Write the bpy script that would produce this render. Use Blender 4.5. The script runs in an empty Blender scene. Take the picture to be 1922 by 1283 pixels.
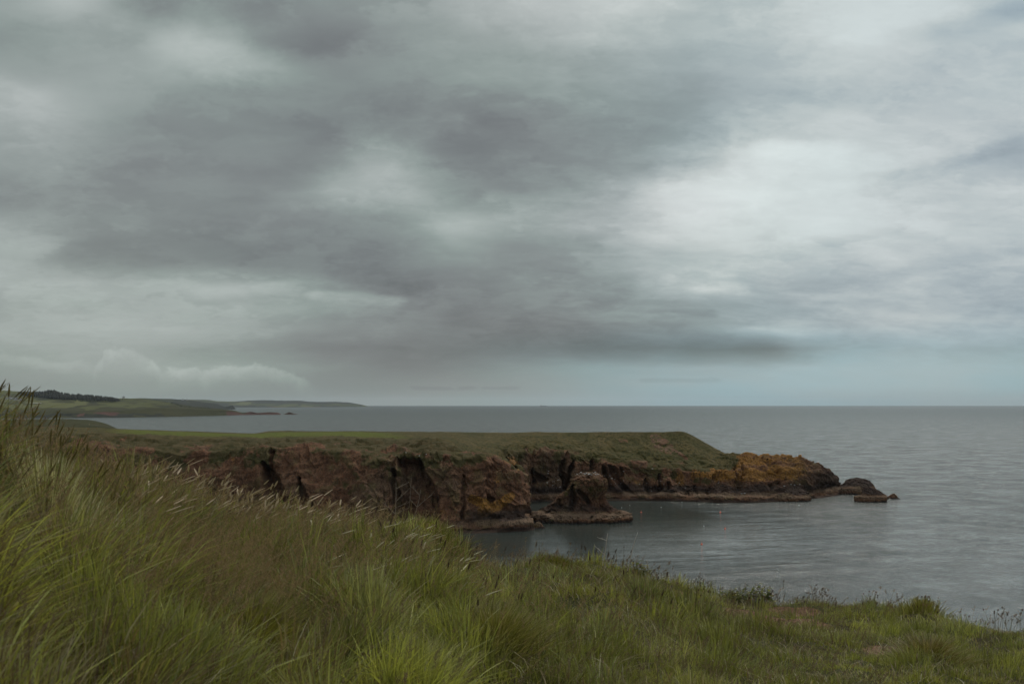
import bpy, math, random
import numpy as np
from mathutils import Vector, Matrix

R = math.radians
rng = np.random.default_rng(7)
random.seed(7)
scene = bpy.context.scene
COL = scene.collection

# ------------------------------------------------------------------ camera
H = 36.0                       # eye height above the sea
F = 35.0 / 36.0 * 1922.0       # focal length in photo pixels
HORIZON = 758.0
PITCH = math.atan((HORIZON - 641.5) / F)
cam_d = bpy.data.cameras.new('camera')
cam = bpy.data.objects.new('camera', cam_d)
COL.objects.link(cam)
cam.location = (0, 0, H)
cam.rotation_euler = (R(90) + PITCH, 0, 0)
cam_d.lens = 35.0
cam_d.sensor_width = 36.0
cam_d.clip_start = 0.1
cam_d.clip_end = 120000
cam_d.dof.use_dof = True
cam_d.dof.focus_distance = 45.0
cam_d.dof.aperture_fstop = 5.0
scene.camera = cam

scene.view_settings.view_transform = 'Standard'
scene.view_settings.look = 'None'
scene.view_settings.exposure = 0.0
scene.view_settings.gamma = 1.0
scene.cycles.volume_bounces = 1
scene.cycles.max_bounces = 8
scene.cycles.transparent_max_bounces = 8
scene.cycles.use_denoising = True

# ------------------------------------------------------------------ sun
SUN_EL, SUN_AZ = R(52), R(38)      # azimuth from +Y towards +X
sd = bpy.data.lights.new('sun', 'SUN')
sd.energy = 1.5
sd.angle = R(11)
sd.color = (1.0, 0.92, 0.80)
so = bpy.data.objects.new('sun', sd)
COL.objects.link(so)
dirv = Vector((math.sin(SUN_AZ) * math.cos(SUN_EL), math.cos(SUN_AZ) * math.cos(SUN_EL), math.sin(SUN_EL)))
so.rotation_euler = dirv.to_track_quat('Z', 'Y').to_euler()
so.location = (0, 0, 200)

# ------------------------------------------------------------------ node helper
class NT:
    def __init__(self, tree):
        self.t = tree
        self.n = tree.nodes
        self.l = tree.links
    def new(self, typ, **kw):
        n = self.n.new(typ)
        for k, v in kw.items():
            setattr(n, k, v)
        return n
    def put(self, sock, v):
        if v is None:
            return
        if hasattr(v, 'links') or isinstance(v, bpy.types.NodeSocket):
            self.l.new(v, sock)
        else:
            if sock.type == 'RGBA' and hasattr(v, '__len__') and len(v) == 3:
                v = (*v, 1.0)
            if sock.type == 'RGBA' and not hasattr(v, '__len__'):
                v = (v, v, v, 1.0)
            sock.default_value = v
    def math(self, op, a, b=None, c=None, clamp=False):
        n = self.new('ShaderNodeMath', operation=op, use_clamp=clamp)
        for i, v in enumerate((a, b, c)):
            self.put(n.inputs[i], v)
        return n.outputs[0]
    def vmath(self, op, a, b=None):
        n = self.new('ShaderNodeVectorMath', operation=op)
        self.put(n.inputs[0], a)
        if b is not None:
            self.put(n.inputs[3] if op == 'SCALE' else n.inputs[1], b)
        return n.outputs[1] if op in ('LENGTH', 'DOT_PRODUCT', 'DISTANCE') else n.outputs[0]
    def noise(self, vec, scale, detail=4, rough=0.55, dist=0.0, color=False, dim='3D'):
        n = self.new('ShaderNodeTexNoise', noise_dimensions=dim)
        self.put(n.inputs['Vector'], vec)
        n.inputs['Scale'].default_value = scale
        n.inputs['Detail'].default_value = detail
        n.inputs['Roughness'].default_value = rough
        n.inputs['Distortion'].default_value = dist
        return n.outputs['Color' if color else 'Fac']
    def mix(self, f, a, b, blend='MIX'):
        n = self.new('ShaderNodeMix', data_type='RGBA', blend_type=blend)
        self.put(n.inputs[0], f)
        self.put(n.inputs[6], a)
        self.put(n.inputs[7], b)
        return n.outputs[2]
    def mrange(self, v, a, b, c=0.0, d=1.0, smooth=True):
        n = self.new('ShaderNodeMapRange', interpolation_type='SMOOTHSTEP' if smooth else 'LINEAR')
        for i, x in enumerate((v, a, b, c, d)):
            self.put(n.inputs[i], x)
        return n.outputs[0]
    def ramp(self, f, stops, interp='LINEAR'):
        n = self.new('ShaderNodeValToRGB')
        cr = n.color_ramp
        cr.interpolation = interp
        while len(cr.elements) < len(stops):
            cr.elements.new(0.5)
        for e, (p, c) in zip(cr.elements, stops):
            e.position = p
            e.color = (*c, 1) if hasattr(c, '__len__') else (c, c, c, 1)
        self.put(n.inputs[0], f)
        return n.outputs[0]
    def comb(self, x, y, z):
        n = self.new('ShaderNodeCombineXYZ')
        for i, v in enumerate((x, y, z)):
            self.put(n.inputs[i], v)
        return n.outputs[0]
    def sep(self, v):
        n = self.new('ShaderNodeSeparateXYZ')
        self.put(n.inputs[0], v)
        return n.outputs
    def attr(self, name):
        n = self.new('ShaderNodeAttribute', attribute_name=name)
        return n.outputs

cp_, sp_ = math.cos(PITCH), math.sin(PITCH)
def ray(px, py):
    """world direction (per unit of forward distance Y) seen at a photo pixel"""
    a = (np.asarray(px, float) - 961.0) / F
    b = (641.5 - np.asarray(py, float)) / F
    yy = cp_ - b * sp_
    zz = sp_ + b * cp_
    return a / yy, zz / yy

# ------------------------------------------------------------------ sky (world)
GX = [i * 120 for i in range(17)]
GY = [0, 60, 120, 180, 240, 300, 360, 420, 480, 540, 580, 620, 655, 690, 720, 758]
GRID = [
 [150,168,140,148,134,142,148,160,178,180,192,180,185,194,198,194,170],
 [142,152,150,168,150,134,142,150,160,175,180,180,182,192,194,183,182],
 [148,148,155,168,158,134,138,145,150,152,165,172,178,185,185,178,182],
 [168,158,150,146,142,135,134,142,145,148,155,162,172,175,178,180,180],
 [160,160,140,140,138,132,136,142,138,146,148,160,178,188,185,185,178],
 [148,148,138,138,138,140,158,136,142,145,152,182,205,205,192,185,172],
 [138,140,137,138,138,155,162,145,138,150,180,208,212,208,195,182,185],
 [152,142,137,133,132,135,138,160,160,162,178,202,200,205,195,185,182],
 [162,150,142,138,132,128,128,145,140,145,165,178,185,178,182,178,178],
 [165,165,160,168,158,145,128,128,133,135,152,185,172,170,172,170,168],
 [162,164,160,162,160,150,138,125,128,133,148,158,160,168,168,168,165],
 [160,162,165,160,155,148,138,128,125,126,140,145,168,165,172,172,165],
 [155,162,158,148,140,132,126,122,122,121,122,122,128,146,156,158,156],
 [148,152,156,156,150,136,126,128,137,146,154,160,163,166,166,166,162],
 [142,145,146,146,140,134,134,138,143,149,156,161,164,166,165,163,160],
 [142,142,140,136,137,140,143,145,148,152,155,156,156,154,152,150,148],
]
def build_world():
    w = bpy.data.worlds.new('World')
    scene.world = w
    w.use_nodes = True
    t = NT(w.node_tree)
    t.n.clear()
    out = t.new('ShaderNodeOutputWorld')
    bg = t.new('ShaderNodeBackground')
    bg.inputs['Strength'].default_value = 0.1
    t.l.new(bg.outputs[0], out.inputs[0])
    tc = t.new('ShaderNodeTexCoord')
    d = tc.outputs['Generated']
    x, y, z = t.sep(d)[:3]
    zc = t.math('MAXIMUM', z, 0.0)
    # cloud-deck plane coordinates: cloud texture flattens towards the horizon
    den = t.math('ADD', zc, 0.26)
    cp = t.comb(t.math('DIVIDE', x, den), t.math('DIVIDE', y, den), 0.0)
    wa = t.noise(cp, 2.0, 4, 0.55, color=True)
    wb = t.noise(cp, 7.0, 6, 0.62, color=True)
    wac = t.vmath('SUBTRACT', wa, (0.5, 0.5, 0.5))
    wbc = t.vmath('SUBTRACT', wb, (0.5, 0.5, 0.5))
    yc = t.math('MAXIMUM', y, 0.12)
    u0 = t.math('DIVIDE', x, yc)
    w0 = t.math('DIVIDE', z, yc)
    # turbulence bends the broad masses; weaker close to the horizon
    k = t.mrange(w0, 0.0, 0.30, 0.15, 1.0)
    wv = t.vmath('ADD', t.vmath('SCALE', wac, 0.055), t.vmath('SCALE', wbc, 0.05))
    wx, wy, wz = t.sep(wv)[:3]
    u = t.math('ADD', u0, t.math('MULTIPLY', wx, t.mrange(w0, 0.0, 0.3, 0.6, 1.0)))
    ww = t.math('ADD', w0, t.math('MULTIPLY', t.math('MULTIPLY', wy, k), 0.55))
    U0, U1 = (0 - 961) / F, (1920 - 961) / F
    f = t.mrange(u, U0 - 0.0, U1, 0.0, 1.0, smooth=False)
    acc = None
    prevw = None
    rows = []
    for gy, vals in zip(GY, GRID):
        el = math.tan(PITCH + math.atan((641.5 - gy) / F))
        rows.append((el, [(i / 16.0, (126 + (v - 128) * 1.22) / 255.0) for i, v in enumerate(vals)]))
    rows = rows[::-1]                       # from the horizon upwards
    for i, (el, stops) in enumerate(rows):
        g = t.ramp(f, stops, 'CARDINAL')
        if acc is None:
            acc = g
        else:
            fac = t.mrange(ww, prevw, el, 0.0, 1.0, smooth=(el - prevw > 0.02))
            acc = t.mix(fac, acc, g)
        prevw = el
    # above the frame and behind: ordinary overcast
    gen = t.mrange(t.noise(cp, 0.8, 6, 0.55), 0.3, 0.7, 0.52, 0.70)
    zen = t.mrange(t.noise(cp, 1.2, 6, 0.55), 0.3, 0.7, 0.84, 1.08)
    top = t.mrange(ww, prevw + 0.03, prevw + 0.45)
    acc = t.mix(top, acc, zen)
    gen = t.mix(t.mrange(z, 0.3, 0.8), gen, zen)
    acc = t.mix(t.mrange(y, 0.10, 0.45, 1.0, 0.0), acc, gen)
    # fine structure of the cloud base
    n1 = t.math('SUBTRACT', t.noise(cp, 3.0, 6, 0.52, 0.5), 0.5)
    cps = t.vmath('MULTIPLY', cp, (1.0, 1.9, 1.0))
    n2 = t.math('SUBTRACT', t.noise(cps, 5.0, 6, 0.6, 0.4), 0.5)
    n2 = t.math('MULTIPLY', n2, t.mrange(u0, -0.45, 0.2, 0.5, 1.3))
    n3 = t.math('SUBTRACT', t.noise(t.vmath('ADD', t.vmath('MULTIPLY', cp, (1.0, 2.2, 1.0)), t.vmath('SCALE', wbc, 0.35)), 13.0, 6, 0.62, 0.8), 0.5)
    n2 = t.math('ADD', n2, t.math('MULTIPLY', n3, t.math('MULTIPLY', t.mrange(u0, -0.25, 0.2, 0.08, 0.40), t.mrange(w0, 0.03, 0.12))))
    amp = t.mrange(w0, 0.004, 0.10, 0.02, 1.0)
    det = t.math('ADD', t.math('MULTIPLY', n1, 0.075), t.math('MULTIPLY', n2, 0.085))
    # torn edges: overlapping sheets of cloud with a definite border
    ca = t.noise(t.vmath('ADD', cp, t.vmath('SCALE', wbc, 0.5)), 2.3, 6, 0.52)
    cb = t.noise(t.vmath('ADD', t.vmath('MULTIPLY', cp, (1.0, 1.8, 1.0)), t.vmath('SCALE', wbc, 0.4)), 4.6, 6, 0.54)
    cc = t.noise(t.vmath('ADD', t.vmath('MULTIPLY', cp, (1.0, 2.2, 1.0)), (7.0, 3.0, 0.0)), 9.0, 6, 0.55)
    sheets = t.math('ADD', t.mrange(ca, 0.44, 0.57, -0.017, 0.017), t.math('ADD', t.mrange(cb, 0.43, 0.58, -0.008, 0.008), t.math('MULTIPLY', t.mrange(cc, 0.47, 0.57, -0.005, 0.005), t.mrange(u0, -0.3, 0.2, 0.25, 1.2))))
    det = t.math('ADD', det, sheets)
    g = t.math('ADD', t.sep(acc)[0], t.math('MULTIPLY', det, amp))
    # separate banks, torn holes and scud, bent by the same turbulence
    fv = t.comb(u, ww, 0.0)
    def seg(p0, p1, hw, soft, val, prev):
        (a0, b0), (a1, b1) = [(float(q[0]), float(q[1])) for q in (ray(*p0), ray(*p1))]
        dx, dy = a1 - a0, b1 - b0
        L2 = dx * dx + dy * dy
        rel = t.vmath('SUBTRACT', fv, (a0, b0, 0))
        tt = t.math('MULTIPLY', t.vmath('DOT_PRODUCT', rel, (dx / L2, dy / L2, 0)), 1.0, clamp=True)
        q = t.vmath('SUBTRACT', rel, t.vmath('SCALE', (dx, dy, 0), tt))
        q = t.vmath('MULTIPLY', q, (0.5, 1.0, 1.0))
        m = t.mrange(t.vmath('LENGTH', q), hw / F, (hw + soft) / F, 1.0, 0.0)
        return t.math('ADD', prev, t.math('MULTIPLY', m, val / 255.0))
    g = t.sep(g)[0] if g.type != 'VALUE' else g
    for p0, p1, hw, so_, val in [
        ((250, 70), (330, 88), 18, 42, 4), ((330, 88), (480, 114), 8, 30, 8), ((330, 30), (560, 70), 6, 45, -9),
        ((650, 350), (745, 305), 10, 40, 5), ((740, 340), (890, 450), 6, 34, 8), ((560, 330), (600, 280), 10, 40, -6),
        ((380, 548), (540, 530), 4, 18, 10), ((600, 552), (740, 566), 2, 13, 20), ((480, 500), (760, 542), 4, 22, -9),
        ((150, 470), (420, 470), 6, 34, -8), ((0, 440), (60, 460), 6, 30, 10), ((0, 150), (70, 200), 8, 34, 6),
        ((1320, 545), (1385, 540), 1, 16, 14), ((1225, 530), (1250, 527), 1, 15, 12), ((1345, 512), (1375, 514), 1, 12, 9),
        ((1230, 380), (1400, 375), 8, 30, 9), ((1440, 285), (1560, 282), 5, 22, 11), ((1440, 350), (1560, 400), 10, 60, 4),
        ((1560, 60), (1700, 20), 8, 26, 2), ((1710, 60), (1922, 20), 6, 26, -9), ((1640, 350), (1922, 275), 4, 20, -12),
        ((1620, 325), (1680, 322), 2, 10, -10), ((620, 625), (1380, 655), 22, 34, -7), ((1100, 655), (1440, 666), 10, 20, -7), ((1400, 655), (1500, 668), 4, 16, -8),
        ((1250, 592), (1340, 590), 2, 8, -9), ((1120, 570), (1330, 585), 3, 14, -7), ((1500, 540), (1922, 470), 2, 16, -7),
        ((1660, 590), (1922, 600), 2, 12, 8), ((1300, 620), (1560, 625), 2, 12, 8), ((1500, 560), (1800, 545), 2, 10, 6),
        ((1210, 715), (1340, 712), 1, 5, -8), ((780, 729), (840, 730), 1, 4, -7), ((860, 728), (885, 727), 1, 4, -8), ((910, 727), (960, 727), 1, 3, -7),
        ((960, 250), (1240, 320), 20, 60, -5), ((820, 200), (1000, 330), 20, 60, -5), ((420, 160), (700, 220), 20, 50, -4)]:
        g = seg(p0, p1, hw, so_ * 1.15, val, g)
    # low cumulus bank on the left: a ragged top edge, bright above and fading downwards
    def bank(tops, amp_, sc, seed, val, soft, fade, prev):
        val = val * 0.8
        fr = t.mrange(u0, float(ray(tops[0][0], 700)[0]), float(ray(tops[-1][0], 700)[0]), 0, 1, smooth=False)
        x0, x1 = tops[0][0], tops[-1][0]
        h = t.ramp(fr, [((a_ - x0) / (x1 - x0), float(ray(a_, b_)[1]) * 5) for a_, b_ in tops], 'EASE')
        h = t.math('DIVIDE', t.sep(h)[0], 5.0)
        nn = t.noise(t.comb(u0, t.math('MULTIPLY', w0, 1.3), seed), sc * 2.2, 6, 0.66)
        nn = t.math('SUBTRACT', t.math('MULTIPLY', t.math('ABSOLUTE', t.math('SUBTRACT', nn, 0.5)), 2.0), 0.15)
        dd = t.math('SUBTRACT', t.math('ADD', h, t.math('MULTIPLY', nn, amp_)), w0)
        m = t.mrange(dd, 0.0, soft)
        m = t.math('MULTIPLY', m, t.mrange(dd, soft, fade, 1.0, 0.0))
        m = t.math('MULTIPLY', m, t.math('MULTIPLY', t.mrange(fr, 0.0, 0.12), t.mrange(fr, 0.86, 1.0, 1.0, 0.0)))
        bil = t.mrange(t.noise(t.comb(u0, w0, seed + 3), sc * 1.6, 4, 0.6), 0.3, 0.7, 0.5, 1.0)
        return t.math('ADD', prev, t.math('MULTIPLY', t.math('MULTIPLY', m, bil), val / 255.0))
    g = bank([(290, 700), (320, 688), (365, 685), (385, 692), (400, 686), (430, 680), (450, 683), (480, 679), (510, 684), (540, 694), (570, 705), (600, 722)], 0.011, 34, 3.1, 27, 0.0035, 0.024, g)
    g = bank([(170, 690), (188, 668), (197, 650), (215, 648), (245, 648), (262, 656), (285, 670), (310, 690)], 0.014, 30, 8.7, 22, 0.006, 0.022, g)
    g = bank([(-120, 660), (-60, 655), (0, 655), (40, 660), (80, 668), (120, 672), (150, 668), (185, 684)], 0.014, 28, 5.3, 15, 0.006, 0.018, g)
    g = t.math('MINIMUM', g, t.math('ADD', t.math('MULTIPLY', g, 0.55), 0.37))
    gs = t.sep(g)[0] if g.type != 'VALUE' else g
    # tint: greenish grey left, violet-grey in the dark deck, blue to the right
    br = t.mrange(gs, 0.47, 0.80, 0.0, 1.0, smooth=False)
    base_t = t.ramp(br, [(0, (0.962, 1.0, 1.0)), (0.35, (0.928, 1.0, 0.972)), (1, (0.968, 1.0, 0.982))])
    blue = t.math('MULTIPLY', t.mrange(u0, -0.05, 0.50), t.mrange(br, 0.45, 1.0, 1.0, 0.25))
    tint = t.mix(blue, base_t, (0.90, 1.0, 1.055))
    low = t.math('MULTIPLY', t.mrange(w0, 0.085, 0.042), t.mrange(u0, -0.12, 0.26))
    tint = t.mix(low, tint, (0.80, 1.0, 1.07))
    lt = t.math('MULTIPLY', t.mrange(u0, -0.15, -0.5), t.mrange(w0, 0.3, 0.05))
    tint = t.mix(t.math('MULTIPLY', lt, 0.8), tint, (0.935, 1.0, 0.955))
    mot = t.math('SUBTRACT', t.noise(cp, 1.3, 3, 0.5), 0.5)
    tint = t.mix(t.mrange(mot, -0.12, 0.12, 0.0, 0.3), tint, (0.98, 0.985, 0.995))
    col = t.vmath('MULTIPLY', t.comb(gs, gs, gs), tint)
    gm = t.new('ShaderNodeGamma')
    t.put(gm.inputs[0], col)
    gm.inputs[1].default_value = 2.2
    cloud = t.vmath('SCALE', gm.outputs[0], 10.0)
    sky = t.new('ShaderNodeTexSky', sky_type='NISHITA')
    sky.sun_disc = False
    sky.sun_elevation = SUN_EL
    sky.sun_rotation = SUN_AZ
    sky.air_density = 1.0
    cover = t.math('SUBTRACT', 0.96, t.math('MULTIPLY', low, 0.10))
    fin = t.mix(cover, sky.outputs[0], cloud)
    t.l.new(fin, bg.inputs['Color'])
build_world()

# ------------------------------------------------------------------ geometry helpers
def W(px, py, Y):
    u, w = ray(px, py)
    return np.array([u * Y, Y, H + w * Y])
def Wz(px, z, Y):
    u = (px - 961.0) / F / cp_
    return np.array([u * Y, Y, z])
def shore(px, py, z=0.0):
    u, w = ray(px, py)
    Y = (z - H) / w
    return np.array([u * Y, Y, z])
def proj(P):
    d = P - np.array([0, 0, H])
    fwd = d[:, 1] * cp_ + d[:, 2] * sp_
    up = -d[:, 1] * sp_ + d[:, 2] * cp_
    fwd = np.where(np.abs(fwd) < 1e-3, 1e-3, fwd)
    return 961 + F * d[:, 0] / fwd, 641.5 - F * up / fwd

def _h(ix, iy, iz, s):
    n = (ix.astype(np.uint32) * np.uint32(374761393) + iy.astype(np.uint32) * np.uint32(668265263)
         + iz.astype(np.uint32) * np.uint32(2147483647) + np.uint32((s * 974711) & 0xffffffff))
    n = (n ^ (n >> np.uint32(13))) * np.uint32(1274126177)
    n = (n ^ (n >> np.uint32(15))) * np.uint32(2246822519)
    n = n ^ (n >> np.uint32(16))
    return n.astype(np.float32) / np.float32(4294967295.0)
def vnoise(x, y, z, s=0):
    xi, yi, zi = np.floor(x), np.floor(y), np.floor(z)
    fx, fy, fz = x - xi, y - yi, z - zi
    xi, yi, zi = xi.astype(np.int64), yi.astype(np.int64), zi.astype(np.int64)
    fx, fy, fz = [q * q * q * (q * (q * 6 - 15) + 10) for q in (fx, fy, fz)]
    r = 0
    for a in (0, 1):
        for b in (0, 1):
            for c in (0, 1):
                wgt = (fx if a else 1 - fx) * (fy if b else 1 - fy) * (fz if c else 1 - fz)
                r = r + wgt * _h(xi + a, yi + b, zi + c, s)
    return r * 2 - 1
def fbm(x, y, z, o=4, s=0, g=0.5, ridged=False):
    r = 0
    a = 1.0
    t = 0
    for i in range(o):
        n = vnoise(x * 2 ** i + i * 17.3, y * 2 ** i + i * 9.1, z * 2 ** i + i * 4.7, s + i)
        if ridged:
            n = 1 - 2 * np.abs(n)
        r = r + a * n
        t += a
        a *= g
    return r / t
def cells(x, y, z, s=0):
    """random value per Voronoi cell and distance to the second cell minus first (joint mask)"""
    xi, yi, zi = np.floor(x).astype(np.int64), np.floor(y).astype(np.int64), np.floor(z).astype(np.int64)
    f1 = np.full(x.shape, 9.0)
    f2 = np.full(x.shape, 9.0)
    v = np.zeros(x.shape)
    for a in (-1, 0, 1):
        for b in (-1, 0, 1):
            for c in (-1, 0, 1):
                X, Y, Z = xi + a, yi + b, zi + c
                d = np.sqrt((X + _h(X, Y, Z, s) - x) ** 2 + (Y + _h(X, Y, Z, s + 1) - y) ** 2 + (Z + _h(X, Y, Z, s + 2) - z) ** 2)
                hv = _h(X, Y, Z, s + 3)
                nearer = d < f1
                f2 = np.where(nearer, f1, np.minimum(f2, d))
                v = np.where(nearer, hv, v)
                f1 = np.where(nearer, d, f1)
    return v, f2 - f1
def facets(x, y, z, s=0):
    """tilted flat faces, one random slope per Voronoi cell: broken rock planes"""
    xi, yi, zi = np.floor(x).astype(np.int64), np.floor(y).astype(np.int64), np.floor(z).astype(np.int64)
    f1 = np.full(x.shape, 9.0)
    v = np.zeros(x.shape)
    for a in (-1, 0, 1):
        for b in (-1, 0, 1):
            for c in (-1, 0, 1):
                X, Y, Z = xi + a, yi + b, zi + c
                dx = x - X - _h(X, Y, Z, s); dy = y - Y - _h(X, Y, Z, s + 1); dz = z - Z - _h(X, Y, Z, s + 2)
                d = dx * dx + dy * dy + dz * dz
                hv = (_h(X, Y, Z, s + 3) - 0.5) + 1.5 * dx * (_h(X, Y, Z, s + 4) - 0.5) + 1.3 * dz * (_h(X, Y, Z, s + 5) - 0.65)
                nearer = d < f1
                v = np.where(nearer, hv, v)
                f1 = np.where(nearer, d, f1)
    return v
def cell2(x, y, s):
    xi, yi = np.floor(x).astype(np.int64), np.floor(y).astype(np.int64)
    f1 = np.full(x.shape, 9.0); vx = np.zeros(x.shape); vy = np.zeros(x.shape); hv = np.zeros(x.shape); h2 = np.zeros(x.shape)
    for a in (-1, 0, 1):
        for b in (-1, 0, 1):
            X, Y = xi + a, yi + b
            dx = x - X - _h(X, Y, X * 0, s); dy = y - Y - _h(X, Y, X * 0, s + 1)
            d = dx * dx + dy * dy
            n = d < f1
            f1 = np.where(n, d, f1); vx = np.where(n, dx, vx); vy = np.where(n, dy, vy)
            hv = np.where(n, _h(X, Y, X * 0, s + 2), hv); h2 = np.where(n, _h(X, Y, X * 0, s + 3), h2)
    return np.sqrt(f1), vx, vy, hv, h2
def sstep(x, a, b):
    t = np.clip((x - a) / (b - a), 0, 1)
    return t * t * (3 - 2 * t)

def tag(o, label=None, cat=None, group=None, kind=None):
    if label: o['label'] = label
    if cat: o['category'] = cat
    if group: o['group'] = group
    if kind: o['kind'] = kind
    return o
def raw_mesh(name, V, quads=None, tris=None, mat=None, parent=None, smooth=True, attrs=None):
    me = bpy.data.meshes.new(name)
    V = np.ascontiguousarray(V, dtype=np.float32)
    parts, sizes = [], []
    if quads is not None and len(quads):
        parts.append(np.asarray(quads, np.int32).ravel()); sizes.append(np.full(len(quads), 4, np.int32))
    if tris is not None and len(tris):
        parts.append(np.asarray(tris, np.int32).ravel()); sizes.append(np.full(len(tris), 3, np.int32))
    L = np.concatenate(parts); S = np.concatenate(sizes)
    me.vertices.add(len(V)); me.vertices.foreach_set('co', V.ravel())
    me.loops.add(len(L)); me.loops.foreach_set('vertex_index', L)
    me.polygons.add(len(S))
    st = np.zeros(len(S), np.int32); st[1:] = np.cumsum(S)[:-1]
    me.polygons.foreach_set('loop_start', st)
    me.polygons.foreach_set('loop_total', S)
    me.polygons.foreach_set('use_smooth', np.full(len(S), smooth, bool))
    me.update(calc_edges=True)
    if attrs:
        for k, a in attrs.items():
            a = np.asarray(a, np.float32)
            if a.ndim == 2:
                if a.shape[1] == 3:
                    a = np.concatenate([a, np.ones((len(a), 1), np.float32)], 1)
                at = me.attributes.new(k, 'FLOAT_COLOR', 'POINT')
                at.data.foreach_set('color', np.ascontiguousarray(a).ravel())
            else:
                at = me.attributes.new(k, 'FLOAT', 'POINT')
                at.data.foreach_set('value', np.ascontiguousarray(a))
    if mat: me.materials.append(mat)
    o = bpy.data.objects.new(name, me)
    COL.objects.link(o)
    if parent: o.parent = parent
    return o
def grid_quads(nu, nv, wrap=False):
    i = np.arange(nu if wrap else nu - 1); j = np.arange(nv - 1)
    I, J = np.meshgrid(i, j, indexing='ij')
    I2 = (I + 1) % nu
    return np.stack([I * nv + J, I2 * nv + J, I2 * nv + J + 1, I * nv + J + 1], -1).reshape(-1, 4)
def resample(pts, n, smooth=0):
    """polyline of key points -> n points, evenly by key spacing given in parameter t"""
    pts = np.asarray(pts, float)
    t = np.linspace(0, len(pts) - 1, n)
    i = np.clip(t.astype(int), 0, len(pts) - 2)
    f = (t - i)[:, None]
    p0 = pts[np.clip(i - 1, 0, None)]; p1 = pts[i]; p2 = pts[i + 1]; p3 = pts[np.clip(i + 2, None, len(pts) - 1)]
    cr = 0.5 * (2 * p1 + (p2 - p0) * f + (2 * p0 - 5 * p1 + 4 * p2 - p3) * f ** 2 + (3 * p1 - p0 - 3 * p2 + p3) * f ** 3)
    return cr * 0.75 + (p1 * (1 - f) + p2 * f) * 0.25
def grid_normals(P):
    du = np.gradient(P, axis=0); dv = np.gradient(P, axis=1)
    n = np.cross(du, dv)
    return n / (np.linalg.norm(n, axis=-1, keepdims=True) + 1e-9)
def pathmask(px, py, path, soft=1.5):
    """0..1 inside a band around a polyline given as (px, py, halfwidth)"""
    m = np.zeros(px.shape)
    for (x0, y0, w0), (x1, y1, w1) in zip(path[:-1], path[1:]):
        dx, dy = x1 - x0, y1 - y0
        tt = np.clip(((px - x0) * dx + (py - y0) * dy) / (dx * dx + dy * dy + 1e-9), 0, 1)
        dd = np.hypot(px - x0 - tt * dx, py - y0 - tt * dy)
        ww = w0 + (w1 - w0) * tt
        m = np.maximum(m, 1 - sstep(dd, ww * 0.55, ww + soft))
    return m

# ------------------------------------------------------------------ materials
def material(name):
    m = bpy.data.materials.new(name)
    m.use_nodes = True
    t = NT(m.node_tree)
    b = t.n.get('Principled BSDF')
    return m, t, b
def simple(name, col, rough=0.6, var=0.15, scale=8.0):
    m, t, b = material(name)
    g = t.new('ShaderNodeNewGeometry')
    n = t.noise(g.outputs['Position'], scale, 3)
    dk = tuple(c * (1 - var) for c in col); lt = tuple(min(1, c * (1 + var)) for c in col)
    t.put(b.inputs['Base Color'], t.mix(n, dk, lt))
    b.inputs['Roughness'].default_value = rough
    return m

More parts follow.
